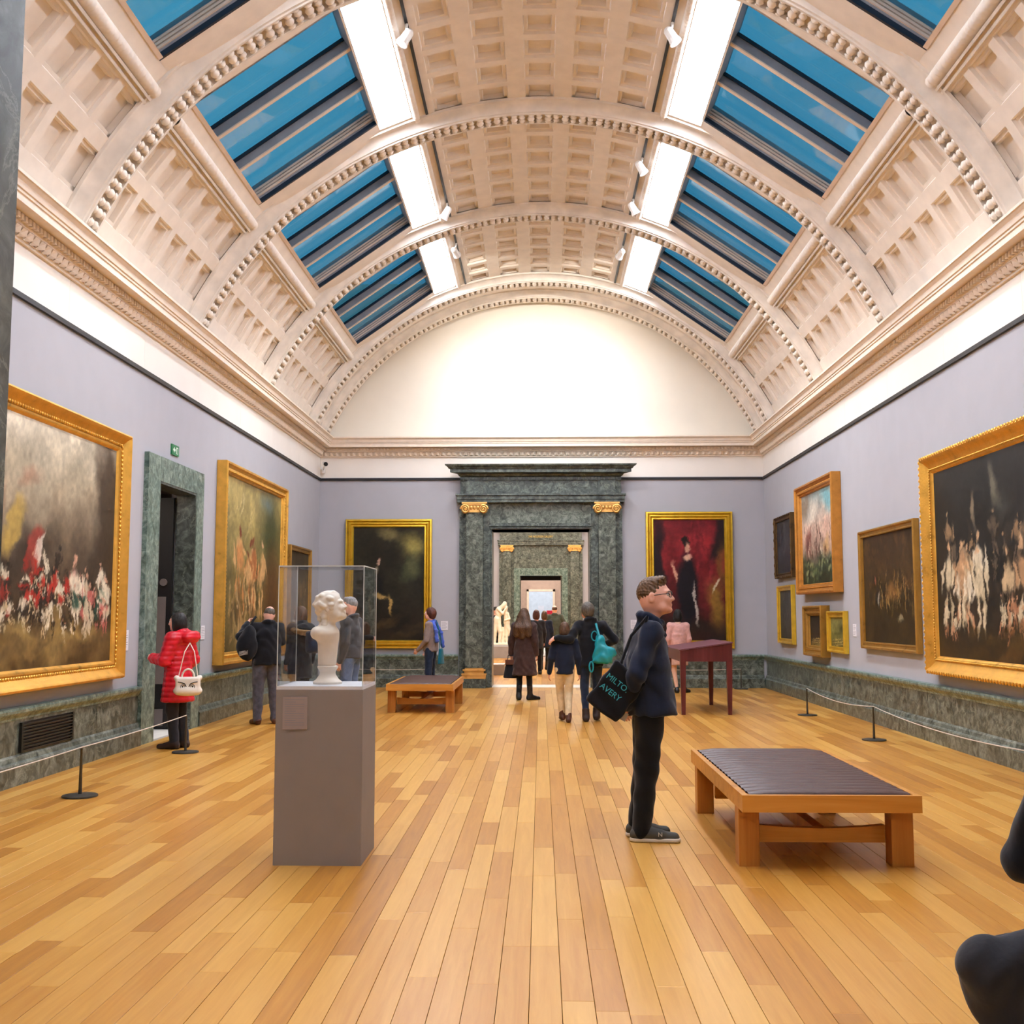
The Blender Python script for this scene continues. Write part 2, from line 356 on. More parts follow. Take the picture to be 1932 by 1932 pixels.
# ribs with garlands
def sweep(prof, y0, mat, name, t0=-TS, t1=TS, n=72):
    m = MB(); k = len(prof)
    v = [VP(t0+(t1-t0)*i/n, r, y0+dy) for i in range(n+1) for dy, r in prof]
    m.add(v, [(i*k+j, i*k+j+1, (i+1)*k+j+1, (i+1)*k+j) for i in range(n) for j in range(k-1)])
    return smooth_angle(m.build(name, mat, ceiling), 35)
half = [(.37,RV+.005),(.365,RV-.03),(.34,RV-.035),(.32,RV-.02),(.25,RV-.05),(.20,RV-.095),(.19,RV-.125),(.165,RV-.13),(.155,RV-.145),(.125,RV-.145),(.115,RV-.07)]
ribprof = [(-d, r) for d, r in half]+[(d, r) for d, r in reversed(half)]
gm = MB()
gm.ellip((0,0,-.03),(.054,.07,.032),8,5)
for sy in (-1,1):
    gm.ellip((.004,sy*.096,-.03),(.05,.038,.026),6,4)
    gm.ellip((.114,sy*.05,-.03),(.05,.052,.028),6,4,Matrix.Rotation(R(18*sy),3,'Z'))
    gm.ellip((.104,sy*.115,-.03),(.04,.024,.02),6,4)
gme = gm.mesh('garland_cluster', True); gme.materials.append(M['plaster'])
grest = MB(); NG = 50
for ry in RIBS+[Y1-.42]:
    end = ry > 23
    prof = [(-d, r) for d, r in half]+[(.115, RV-.07),(.125,RV-.145),(.2,RV-.145),(.2,RV+.1)] if end else ribprof
    sweep(prof, ry, M['plaster2'], 'rib')
    for i in range(NG):
        th = -TS+2*TS*(i+.5)/NG
        mt = Matrix.Translation(VP(th, RV-.105, ry)) @ Matrix.Rotation(R(th), 4, 'Y')
        if ry in (10.82, 14.64, 18.46) or (ry == 7.0): 
            if ry == 7.0: continue
            o = bpy.data.objects.new('garland_cluster', gme); COL.objects.link(o); o.parent = ceiling; o.matrix_basis = mt
        elif ry > 20: grest.add([tuple(mt @ Vector(v)) for v in gm.v], gm.f)
o = grest.build('garland_run', M['plaster'], ceiling, True); tag(o, kind='stuff')
# long mouldings, light boxes, tracks, skylights for every bay and side
def strip_moulding(th, w, amp, pitch, a, b, mat, name, seg=6, lift=0.0):
    m = MB(); ny = max(2, int((b-a)/pitch*4)); k = seg+1; v = []
    for j in range(ny+1):
        y = a+(b-a)*j/ny; bump = amp*(.5+.5*math.cos(2*PI*(y-a)/pitch))
        for i in range(k):
            ph = PI*i/seg; off = -w*math.cos(ph); hgt = (w*.75+bump)*math.sin(ph)
            t = th+math.degrees(off/RV); v.append(VP(t, RV-lift-hgt, y))
    m.add(v, [(j*k+i, j*k+i+1, (j+1)*k+i+1, (j+1)*k+i) for j in range(ny) for i in range(seg)])
    return m.build(name, mat, ceiling, True)
win_n = 0
for bi, (a, b) in enumerate(bays):
    for s in (-1, 1):
        A, B = a+.42, b-.42
        strip_moulding(s*47.9, .075, .03, .085, a+.3, b-.3, M['plaster'], 'egg_moulding')
        st = MB()
        for j, (t0, t1, h) in enumerate(((48.75, 49.05, .05), (49.4, 49.7, .03))):
            st.add([VP(s*t0,RV,a+.3),VP(s*t1,RV,a+.3),VP(s*t1,RV-h,a+.3),VP(s*t0,RV-h,a+.3),VP(s*t0,RV,b-.3),VP(s*t1,RV,b-.3),VP(s*t1,RV-h,b-.3),VP(s*t0,RV-h,b-.3)],[(0,1,2,3),(4,7,6,5),(2,3,7,6),(0,3,7,4),(1,2,6,5)])
        st.build('fillet', M['plaster2'], ceiling)
        strip_moulding(s*18.6, .05, .02, .07, a+.3, b-.3, M['plaster'], 'bead_moulding', 5)
        # light box: recessed trough with luminous panel and opaque back
        lb = MB(); z = .06
        lb.add([VP(s*19.35,RV+.03,A),VP(s*24.25,RV+.03,A),VP(s*24.25,RV+.03,B),VP(s*19.35,RV+.03,B)],[(0,1,2,3)])
        bk = MB()
        q = [VP(s*19.3,RV,A),VP(s*24.3,RV,A),VP(s*24.3,RV,B),VP(s*19.3,RV,B)]; q2 = [VP(s*19.3,RV+.2,A),VP(s*24.3,RV+.2,A),VP(s*24.3,RV+.2,B),VP(s*19.3,RV+.2,B)]
        bk.add(q+q2, [(4,5,6,7)]+[(k,(k+1)%4,4+(k+1)%4,4+k) for k in range(4)])
        box = bk.build('light_box', M['white'], ceiling); lb.build('luminous_panel', M['lightbox'], box)
        # black track beside the centre coffers
        tk = MB(); tk.add([VP(s*16.75,RV,A),VP(s*17.15,RV,A),VP(s*17.15,RV-.035,A),VP(s*16.75,RV-.035,A),VP(s*16.75,RV,B),VP(s*17.15,RV,B),VP(s*17.15,RV-.035,B),VP(s*16.75,RV-.035,B)],[(0,1,2,3),(4,7,6,5),(2,3,7,6),(0,3,7,4),(1,2,6,5)])
        tk.build('lighting_track', M['black'], ceiling)
        # skylight: flat opening, deep well, two beams, three panes
        win_n += 1
        P0, P1 = Vector(VP(s*24.5,RV,0)), Vector(VP(s*45.4,RV,0)); u = (P1-P0); L = u.length; u.normalize(); nrm = Vector((-u.z,0,u.x)); 
        if nrm.z < 0: nrm = -nrm
        ya, yb2 = a+.40, b-.62
        Q = lambda t, y, h: tuple(P0+u*t+nrm*h+Vector((0,y,0)))
        def bar(m, t0, t1, y0, y1, h0, h1):
            m.add([Q(t0,y0,h0),Q(t1,y0,h0),Q(t1,y1,h0),Q(t0,y1,h0),Q(t0,y0,h1),Q(t1,y0,h1),Q(t1,y1,h1),Q(t0,y1,h1)],[(0,3,2,1),(4,5,6,7),(0,1,5,4),(1,2,6,5),(2,3,7,6),(3,0,4,7)])
        HG = .2
        w = MB(); bar(w,-.03,0,ya-.03,yb2+.03,.0,HG+.05); bar(w,L,L+.03,ya-.03,yb2+.03,.0,HG+.05); bar(w,0,L,ya-.03,ya,.0,HG+.05); bar(w,0,L,yb2,yb2+.03,.05,HG+.05)
        win = struct(w.build('window_%d' % win_n, M['metal_grey']), 'blue skylight in %s row of the vault, bay %s' % ('left' if s < 0 else 'right', ('over the doorway view','second','third','fourth','nearest the end wall')[bi]))
        g2 = MB(); bar(g2,0,L,yb2-.004,yb2+.03,-.005,.05); g2.build('gasket', M['metal_dark'], win)
        s2 = MB(); bar(s2,L-.05,L,ya,yb2,-.012,.05); s2.build('sill_bar', M['sill'], win)
        lg = MB(); 
        for h0 in (.08,.12,.16): bar(lg,0,L,yb2-.02,yb2,h0,h0+.025)
        lg.build('well_batten', M['sill'], win)
        nb = 3; step = (yb2-ya)/nb
        for k in range(1, nb):
            yk = ya+step*k
            bm = MB(); bar(bm,0,L,yk-.025,yk+.025,.06,HG); bo = bm.build('beam', M['metal_grey'], win)
            be = MB(); bar(be,0,L,yk-.03,yk+.03,.045,.06); be.build('beam_cap', M['sill'], bo)
            bt = MB(); bar(bt,0,L,yk-.045,yk-.025,HG-.04,HG); bt.build('gasket', M['metal_dark'], bo)
        for k in range(nb):
            gp = MB(); bar(gp,0,L,ya+step*k+.005,ya+step*(k+1)-.005,HG,HG+.012); gp.build('pane', M['skyglass'], win)
# dado -------------------------------------------------------------------
def dado(name, label, runs, fn):
    """runs: list of (t0,t1) along the wall; fn(p,z,t) -> xyz, p = projection from wall"""
    plinth = [(0,0),(.075,0),(.075,.19),(.065,.205),(.05,.215),(.04,.255),(.025,.275),(0,.275)]
    cap = [(0,.595),(.03,.595),(.035,.615),(.055,.645),(.065,.65),(.075,.665),(.08,.69),(.075,.712),(.0,.716)]
    m = MB()
    for a, b in runs: m.prism(plinth, lambda p, z, t: fn(p,z,t), a, b)
    base = struct(m.build(name, M['marble']), label)
    m2 = MB()
    for a, b in runs: m2.prism(cap, lambda p, z, t: fn(p,z,t), a, b)
    m2.build('cap_moulding', M['marble_lt'], base)
    for a, b in runs:
        k = max(1, round((b-a)/1.25))
        for i in range(k):
            q0, q1 = a+(b-a)*i/k+.002, a+(b-a)*(i+1)/k-.002
            MB().prism([(0,.27),(.022,.27),(.022,.6),(0,.6)], lambda p, z, t: fn(p,z,t), q0, q1).build('marble_slab', M['marble'], base)
    return base
bl = dado('baseboard_left', 'green marble dado along the left wall with a bronze air grille', [(Y0+.05,13.18),(15.44,Y1)], lambda p,z,t: (-XW+p,t,z))
dado('baseboard_right', 'green marble dado along the right wall', [(Y0+.05,Y1)], lambda p,z,t: (XW-p,t,z))
dado('baseboard_back', 'green marble dado either side of the end doorway', [(-XW+.08,-1.8),(1.8,XW-.08)], lambda p,z,t: (t,Y1-p,z))
vg = MB().box(-XW+.02,-XW+.03,10.18,11.32,.285,.565).build('vent_grille', M['door'], bl)
for k in range(9): MB().box(-XW+.03,-XW+.048,10.18,11.32,.295+k*.03,.308+k*.03).build('slat', M['vent'], vg)
for q in (10.18,11.29): MB().box(-XW+.03,-XW+.05,q,q+.03,.285,.565).build('grille_frame', M['vent'], vg)
# left doorway --------------------------------------------------------------
d1 = MB(); d1.box(-XW-.02,-XW+.06,13.2,D1a,0,3.585).box(-XW-.02,-XW+.06,D1b,15.42,0,3.585)
door1 = struct(d1.build('door_1', M['marble_lt']), 'green marble doorway in the left wall with black door leaf')
MB().box(-XW-.02,-XW+.062,D1a,D1b,D1h,3.585).build('lintel', M['marble_lt'], door1)
d1 = MB(); d1.box(-5.12,-XW+.055,D1a,D1a+.03,0,D1h).box(-5.12,-XW+.055,D1b-.03,D1b,0,D1h).box(-5.12,-XW+.055,D1a+.03,D1b-.03,D1h-.03,D1h)
d1.build('reveal', M['marble_dk'], door1)
MB().box(-7.2,-XW-.0,12.6,17.2,-.02,.003).build('threshold_stone', M['stone'], door1)
lv = MB().box(-6.2,-5.13,15.0,15.06,.01,3.2).build('door_leaf', M['door'], door1)
MB().box(-5.75,-5.2,14.985,15.0,.62,1.82).build('leaf_panel', M['doorpanel'], lv)
MB().box(-5.75,-5.2,14.985,15.0,.05,.28).build('leaf_panel', M['doorpanel'], lv)
o = MB(); o.tube([(-5.24,14.97,2.02),(-5.24,15.0,2.02)], .05, 16); o.build('door_disc', M['doorpanel'], lv)
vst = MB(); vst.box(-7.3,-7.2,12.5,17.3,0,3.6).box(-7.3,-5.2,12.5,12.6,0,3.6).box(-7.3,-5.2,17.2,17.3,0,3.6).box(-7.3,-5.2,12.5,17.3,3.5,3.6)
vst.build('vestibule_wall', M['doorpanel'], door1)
# grand portals -------------------------------------------------------------
def volute_tube(r0=.088, turns=2.1):
    m = MB(); pts = []; rr = []
    for i in range(44):
        f = i/43; a = f*turns*2*PI; r = r0*(1-f*.86)
        pts.append((r*math.cos(a), -.012-.03*f, r*math.sin(a))); rr.append(.022*(1-.55*f))
    m.tube(pts, rr, 6); m.ellip((0,-.04,0),(.02,.02,.02),8,5)
    m.tube([(0,.1,0),(0,-.012,0)], r0*.92, 16); return m
vol = volute_tube(); volme = vol.mesh('volute', True); volme.materials.append(M['gilt'])
def portal(name, label, yw, sx, zmap, depth, open_w, open_h, mats, text=None):
    """yw wall face, sx width scale, zmap(z) height map, pieces project towards -Y"""
    mk, mlt = mats; Z = zmap
    bs = MB()
    for s in (-1,1): bs.box(s*open_w, s*1.785*sx, yw-.10*sx, yw+.02, 0, Z(4.02))
    for s in (-1,1): bs.box(s*open_w, s*(open_w-.03), yw-.05, yw+depth, 0, open_h)
    bs.box(-open_w,open_w,yw-.05,yw+depth,open_h,open_h+.03)
    root = struct(bs.build(name, mk), label)
    for s in (-1,1):
        MB().box(s*1.263*sx, s*1.629*sx, yw-.22*sx, yw-.09, Z(.43), Z(3.80)).build('pilaster_shaft', mlt, root)
        MB().box(s*1.19*sx, s*1.70*sx, yw-.30*sx, yw-.09, 0, Z(.2)).build('plinth_block', mk, root)
        pb = MB(); x0, x1 = 1.19*sx, 1.70*sx
        for z0, z1, e, pj in ((.2,.275,0,.30),(.275,.315,-.012,.315),(.315,.365,.045,.255),(.365,.40,.012,.29),(.40,.425,.055,.245)):
            pb.box(s*(x0+e), s*(x1-e), yw-pj*sx, yw-.09, Z(z0), Z(z1))
        pb.build('gilded_base', M['gilt'], root)
        cp = MB(); xc = s*1.446*sx
        cp.box(xc-.275*sx, xc+.275*sx, yw-.30*sx, yw-.09, Z(3.985), Z(4.02)).box(xc-.25*sx, xc+.25*sx, yw-.28*sx, yw-.09, Z(3.955), Z(3.985)).box(xc-.2*sx, xc+.2*sx, yw-.25*sx, yw-.09, Z(3.80), Z(3.955))
        for k in range(-1,2): cp.ellip((xc+k*.075*sx, yw-.26*sx, Z(3.90)), (.033*sx,.03*sx,.045), 8, 5)
        co = cp.build('capital', M['gilt'], root)
        for q in (-1,1):
            v = bpy.data.objects.new('volute', volme); COL.objects.link(v); v.parent = co; v.location = (xc+q*.2*sx, yw-.30*sx, Z(3.865)); v.scale = (q*sx*1.1,sx*1.1,(Z(4)-Z(3))*1.12)
    MB().box(-1.83*sx,1.83*sx,yw-.24*sx,yw+.02,Z(4.02),Z(4.085)).box(-1.835*sx,1.835*sx,yw-.26*sx,yw+.02,Z(4.085),Z(4.17)).box(-1.86*sx,1.86*sx,yw-.30*sx,yw+.02,Z(4.17),Z(4.205)).build('architrave', mk, root)
    fr = MB(); fr.box(-1.76*sx,1.76*sx,yw-.18*sx,yw+.02,Z(4.205),Z(4.50))
    for s in (-1,1): fr.box(s*1.263*sx,s*1.629*sx,yw-.22*sx,yw-.17*sx,Z(4.205),Z(4.50))
    fr.build('frieze_block', mk, root)
    dn = MB().box(-1.76*sx,1.76*sx,yw-.2*sx,yw+.02,Z(4.50),Z(4.60)).build('dentil_course', mk, root)
    k = int(3.5*sx/.075)
    dd = MB()
    for i in range(k): xx = -1.74*sx+i*.075; dd.box(xx, xx+.045, yw-.235*sx, yw-.2*sx, Z(4.515), Z(4.575))
    tag(dd.build('dentils', mk, dn), kind='stuff')
    cr = [(.20,4.58),(.24,4.60),(.27,4.64),(.42,4.66),(.42,4.73),(.45,4.735),(.47,4.77),(.52,4.80),(.53,4.83),(0,4.835),(0,4.58)]
    m = MB(); n = len(cr); v = []
    for s in (-1,1): v += [(s*(1.55*sx+p*sx), yw-p*sx, Z(z)) for p, z in cr]
    m.add(v, [tuple(range(n-1,-1,-1)), tuple(range(n,2*n))]+[(i,(i+1)%n,n+(i+1)%n,n+i) for i in range(n)])
    m.build('crown_cornice', mk, root)
    MB().box(-open_w-.04,open_w+.04,yw-.07,yw+.02,Z(3.56),Z(4.02)).build('lintel_panel', mlt, root)
    MB().box(-open_w-.02,open_w+.02,yw-.10,yw+.02,open_h+.0,Z(3.56)).box(-open_w-.03,open_w+.03,yw-.14,yw+.02,Z(3.50),Z(3.57)).box(-open_w-.02,open_w+.02,yw-.125,yw+.02,Z(3.455),Z(3.48)).build('lintel_moulding', mk, root)
    return root
portal('door_2', 'tall green marble doorway with gilded ionic capitals in the end wall', Y1, 1.0, lambda z: z, .87, DW, DH, (M['marble_dk'], M['marble']))
# ------------------------------------------------------------------ rooms beyond and behind
YB = 41.5
r2 = MB(); r2.box(-5.2,-5.0,24.72,YB,0,6.6).box(5.0,5.2,24.72,YB,0,6.6).box(-5.2,5.2,24.72,24.8,4.6,6.6)
struct(r2.build('wall_2', M['mauve']), 'mauve grey side walls of the hall beyond the end doorway')
OW2, OH2 = .80, 3.05
w3 = MB(); w3.box(-5.2,-OW2,YB,YB+.9,0,6.6).box(OW2,5.2,YB,YB+.9,0,6.6).box(-OW2,OW2,YB,YB+.9,OH2,6.6)
struct(w3.build('wall_3', M['mauve']), 'far mauve wall of the hall beyond the end doorway')
struct(MB().box(-5.2,5.2,24.72,YB+.9,6.5,6.6).build('ceiling_2', M['lunette']), 'pale ceiling of the hall beyond')
p2 = portal('door_4', 'second green marble doorway with gilded capitals and gold lettering, seen beyond the first', YB, .89, lambda z: z*1.04+.03 if z > .5 else z*1.1, .9, OW2, 3.60*1.04+.02, (M['marble'], M['marble']))
# inner lighter marble door surround inside the second portal
i2 = MB()
for s in (-1,1): i2.box(s*OW2, s*1.02, YB-.16, YB+.02, 0, 3.33)
i2.build('inner_surround', M['marble_lt'], p2)
MB().box(-OW2,OW2,YB-.16,YB+.9,OH2,3.33).build('inner_lintel', M['marble_lt'], p2)
MB().box(-1.02,1.02,YB-.13,YB,3.33,3.8).build('lintel_panel', M['marble'], p2)
struct(MB().box(-3.2,3.2,42.4,63,-.06,0).build('floor_2', M['stone']), 'pale floor of the farthest room')
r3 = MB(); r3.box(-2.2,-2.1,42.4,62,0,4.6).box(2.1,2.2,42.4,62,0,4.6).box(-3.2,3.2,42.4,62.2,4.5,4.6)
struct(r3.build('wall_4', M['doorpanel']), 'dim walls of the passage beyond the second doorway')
M['pinkstone'] = plain('pinkish_stone', 'b59a8c', .7); M['farwall'] = plain('pale_blue_white_wall', 'dfe6ee', .8)
d5 = MB(); 
for s in (-1,1): d5.box(s*.60, s*2.1, 51, 51.5, 0, 4.5)
d5.box(-.6,.6,51,51.5,2.66,4.5)
d5o = struct(d5.build('door_5', M['pinkstone']), 'pinkish stone doorway far beyond the hall')
MB().box(-.66,-.56,50.93,51.0,0,2.76).box(.56,.66,50.93,51.0,0,2.76).box(-.66,.66,50.93,51,2.66,2.76).build('architrave', M['sill'], d5o)
MB().box(-1.0,-.9,44.5,44.9,0,4.5).box(.98,1.08,44.5,44.9,0,4.5).box(-1.0,1.08,44.5,44.9,2.98,4.5).build('dark_screen', M['door'], d5o)
struct(MB().box(-2.2,2.2,60,60.1,0,4.5).build('wall_5', M['farwall']), 'bright pale wall of the farthest room')
# room behind the camera
r0 = MB(); r0.box(-3.2,-3.0,-5,1.4,0,4.6).box(3.0,3.2,-5,1.4,0,4.6).box(-3.2,3.2,-5.2,-5,0,4.6)
struct(r0.build('wall_6', M['mauve']), 'walls of the room behind the viewpoint')
struct(MB().box(-3.2,3.2,-5.2,1.4,4.5,4.6).build('ceiling_3', M['lunette']), 'ceiling of the room behind the viewpoint')
M['added_glow'] = emit('added_warm_glow', 'fff6ea', 13.0); M['added_far_glow'] = emit('added_far_room_glow', 'f4f8ff', 5.0)  # glow for the added panels in the adjoining rooms
def added_light_panel(x0,x1,y0,y1,z,mat,label):  # made-up glowing panel, kept out of view, to light a side space
    t = thing('added_light_panel', label, 'added light panel', ((x0+x1)/2,(y0+y1)/2,z))
    w, d = (x1-x0)/2, (y1-y0)/2
    MB().box(-w,w,-d,d,-.06,0).build('housing', M['white'], t)
    MB().box(-w+.03,w-.03,-d+.03,d-.03,-.068,-.06).build('glow_slab', mat, t)
added_light_panel(-2.5,-1.3,27,39.5,6.5,M['added_glow'],'long unseen light panel added to brighten the left of the hall beyond')  # added pair of hidden panels raising the hall's brightness
added_light_panel(1.3,2.5,27,39.5,6.5,M['added_glow'],'long unseen light panel added to brighten the right of the hall beyond')
added_light_panel(-1.5,1.5,53,59,4.5,M['added_far_glow'],'unseen light panel added to brighten the farthest room')  # hidden panel added so the pale end wall reads bright
added_light_panel(-.7,.7,-3.5,.3,4.5,M['added_glow'],'unseen light panel added to brighten the room behind the viewpoint')  # added light for the unseen room at the camera's back
added_light_panel(-.8,.8,45.5,50,4.5,M['added_glow'],'unseen light panel added to brighten the passage beyond the second doorway')  # added out of sight to light up the pinkish stone doorway
added_light_panel(-6.8,-5.6,12.65,13.5,3.5,emit('added_vestibule_glow','fff2e4',9.0),'dim unseen light panel added to brighten the vestibule behind the left doorway')  # added off view to lift the black inside the left doorway
# ------------------------------------------------------------------ pictures
M.update(
    gold1=gold('antique_gilt_frame', 'e3ad4c', .36, .3, 40, '7a4e16'),
    gold2=gold('bright_gilt_frame', 'e8bd3e', .32, .12, 30, 'a8761a'),
    gold3=gold('orange_gilt_frame', 'c98a3e', .4, .35, 50, '5d3412'),
    gold4=gold('dark_bronze_frame', '5d4426', .45, .3, 50, '2c1e10'),
    gold5=gold('brown_gilt_frame', 'ad833c', .42, .3, 50, '4a3212'),
)
def fbm(h, w, f, seed, oct=4):
    r = np.random.default_rng(seed); out = np.zeros((h, w)); amp = 1; tot = 0
    for o in range(oct):
        gh, gw = max(2, int(f*2**o)+2), max(2, int(f*w/h*2**o)+2); g = r.random((gh, gw))
        yy = np.linspace(0, gh-1.001, h); xx = np.linspace(0, gw-1.001, w); i = yy.astype(int); j = xx.astype(int)
        a = (yy-i)[:,None]; b = (xx-j)[None,:]; a = a*a*(3-2*a); b = b*b*(3-2*b)
        out += amp*((g[i][:,j]*(1-b)+g[i][:,j+1]*b)*(1-a)+(g[i+1][:,j]*(1-b)+g[i+1][:,j+1]*b)*a); tot += amp; amp *= .55
    return out/tot
def hexc(c): return np.array([int(c[i:i+2], 16)/255 for i in (0, 2, 4)])
class Pic:
    def __init__(s, w, h, res, seed, stops):
        s.W, s.H = max(8, int(w/res)), max(8, int(h/res)); s.seed = seed; s.asp = w/h
        s.v, s.u = np.meshgrid(np.linspace(0,1,s.H), np.linspace(0,1,s.W), indexing='ij')
        wv = s.v+.25*(fbm(s.H,s.W,3,seed)-.5); ps = [p for p,_ in stops]; cs = np.array([hexc(c) for _,c in stops])
        s.a = np.stack([np.interp(wv, ps, cs[:,k]) for k in range(3)], -1)
        s.a *= (.72+.56*fbm(s.H,s.W,6,seed+1,5))[...,None]
        s.w1 = (fbm(s.H,s.W,5,seed+2)-.5); s.w2 = (fbm(s.H,s.W,5,seed+3)-.5)
    def blob(s, u, v, ru, rv, c, al=.8, ang=0, soft=.5, warp=.06):
        du = (s.u-u+warp*s.w1)*s.asp; dv = s.v-v+warp*s.w2; ca, sa = math.cos(R(ang)), math.sin(R(ang))
        x = (du*ca+dv*sa)/(ru*s.asp); y = (-du*sa+dv*ca)/rv; d = np.sqrt(x*x+y*y)
        m = np.clip((1-d)/soft, 0, 1)*al; s.a = s.a*(1-m[...,None])+hexc(c)*m[...,None]; return s
    def strokes(s, n, box, sz, pal, asp=3, ang=(60,120), al=.7, seed=0):
        r = np.random.default_rng(s.seed+100+seed)
        for i in range(n):
            u, v = r.uniform(box[0],box[1]), r.uniform(box[2],box[3]); q = r.uniform(*sz); c = hexc(pal[r.integers(len(pal))]); a = R(r.uniform(*ang))
            w = int(q*asp*1.3*s.H)+2; i0, i1 = max(0,int(v*s.H)-w), min(s.H,int(v*s.H)+w); j0, j1 = max(0,int(u*s.W)-w), min(s.W,int(u*s.W)+w)
            if i1 <= i0 or j1 <= j0: continue
            du = (s.u[i0:i1,j0:j1]-u)*s.asp; dv = s.v[i0:i1,j0:j1]-v
            x = (du*math.cos(a)+dv*math.sin(a))/(q*asp); y = (-du*math.sin(a)+dv*math.cos(a))/q
            m = (np.clip((1-np.sqrt(x*x+y*y))/.45,0,1)*al*r.uniform(.5,1))[...,None]
            s.a[i0:i1,j0:j1] = s.a[i0:i1,j0:j1]*(1-m)+c*m
        return s
def figure(s, u, v, h, coat, legs, head='c99a80', r=None, al=.9):
    """a small generic painted figure standing at (u,v), height h in picture heights"""
    k = h/s.asp; sw = r.uniform(-.12,.12); g = lambda du, dv, ru, rv, c, a=0: s.blob(u+du*k, v+dv*h, ru*k, rv*h, c, al, a, .45, .004)
    g(-.07,.2,.05,.24,legs,r.uniform(-14,4)); g(.07,.2,.05,.24,legs,r.uniform(-4,16)); g(sw*.3,.62,.13,.24,coat,r.uniform(-12,12))
    a = r.uniform(-70,70); g(.16,.62+.1*math.sin(R(a)),.045,.2,coat,a); g(-.15,.6,.045,.19,coat,r.uniform(-30,30)); g(sw*.6,.92,.055,.07,head)
    return s
Pic.figure = figure
def crowd(p, n, box, hh, coats, legs, heads, seed, al=.9):
    r = np.random.default_rng(seed); pts = sorted([(r.uniform(box[2],box[3]), r.uniform(box[0],box[1])) for _ in range(n)], reverse=True)
    for v, u in pts: p.figure(u, v, r.uniform(*hh), coats[r.integers(len(coats))], legs[r.integers(len(legs))], heads[r.integers(len(heads))], r, al)
    return p
_canvas_mat, _t, _b = nt('painted_canvas')
_at = N(_t, 'Attribute', attribute_name='paint'); _t.links.new(_at.outputs['Color'], _b.inputs['Base Color']); _b.inputs['Roughness'].default_value = .45; _b.inputs['Specular IOR Level'].default_value = .25
def canvas(name, w, h, pic, parent, y):
    H, W = pic.H, pic.W
    for f, am in ((7, .022), (26, .007)):      # brush-like irregularity
        du = (fbm(H,W,f,pic.seed+31,3)-.5)*am*2*W/pic.asp**.5; dv = (fbm(H,W,f,pic.seed+32,3)-.5)*am*2*H
        ii, jj = np.meshgrid(np.arange(H), np.arange(W), indexing='ij')
        pic.a = pic.a[np.clip((ii+dv*2).round().astype(int),0,H-1), np.clip((jj+du*2).round().astype(int),0,W-1)]
    pic.a = pic.a*(.86+.28*fbm(H,W,40,pic.seed+33,3))[...,None]
    a = np.clip(pic.a, 0, 1); lin = np.where(a <= .04045, a/12.92, ((a+.055)/1.055)**2.4)
    uu, vv = np.meshgrid(np.linspace(-w/2,w/2,W), np.linspace(0,h,H)); co = np.stack([uu, np.full_like(uu, y), vv], -1).reshape(-1,3)
    idx = np.arange(H*W).reshape(H,W); f = np.stack([idx[:-1,:-1],idx[:-1,1:],idx[1:,1:],idx[1:,:-1]],-1).reshape(-1,4)
    me = bpy.data.meshes.new(name); fast_mesh(me, co, f)
    ca = me.color_attributes.new('paint', 'FLOAT_COLOR', 'POINT'); ca.data.foreach_set('color', np.concatenate([lin.reshape(-1,3), np.ones((H*W,1))],1).astype(np.float32).ravel())
    return link(name, me, _canvas_mat, parent)
def fast_mesh(me, co, f):
    n, k = f.shape
    me.vertices.add(len(co)); me.vertices.foreach_set('co', np.ascontiguousarray(co, dtype=np.float32).ravel())
    me.loops.add(n*k); me.loops.foreach_set('vertex_index', f.astype(np.int32).ravel())
    me.polygons.add(n); me.polygons.foreach_set('loop_start', np.arange(0, n*k, k, dtype=np.int32))
    me.update(calc_edges=True); me.validate()
def rect_ring(m, w, h, prof):
    # profile (inset, height) swept round a rectangle w x h, bottom at z=0, front towards -y
    k = len(prof); v = []
    for sx, sz in ((-1,0),(1,0),(1,1),(-1,1)):
        for d, q in prof: v.append((sx*(w/2-d), -q, d if sz == 0 else h-d))
    m.add(v, [(i*k+j, i*k+j+1, ((i+1)%4)*k+j+1, ((i+1)%4)*k+j) for i in range(4) for j in range(k-1)])
PROF = {
    'wide': [(0,0),(0,.10),(.012,.135),(.03,.145),(.05,.135),(.07,.105),(.12,.075),(.15,.06),(.165,.07),(.18,.065),(.2,.045),(.21,.03)],
    'step': [(0,0),(0,.07),(.01,.095),(.04,.1),(.052,.055),(.07,.045),(.078,.08),(.1,.09),(.115,.05),(.13,.04),(.138,.06),(.16,.065),(.18,.025)],
    'deep': [(0,0),(0,.15),(.015,.165),(.04,.165),(.05,.14),(.09,.12),(.12,.135),(.135,.13),(.15,.095),(.17,.09),(.18,.06)],
    'small': [(0,0),(0,.07),(.01,.085),(.03,.085),(.045,.06),(.075,.055),(.085,.065),(.1,.06),(.105,.03)],
}
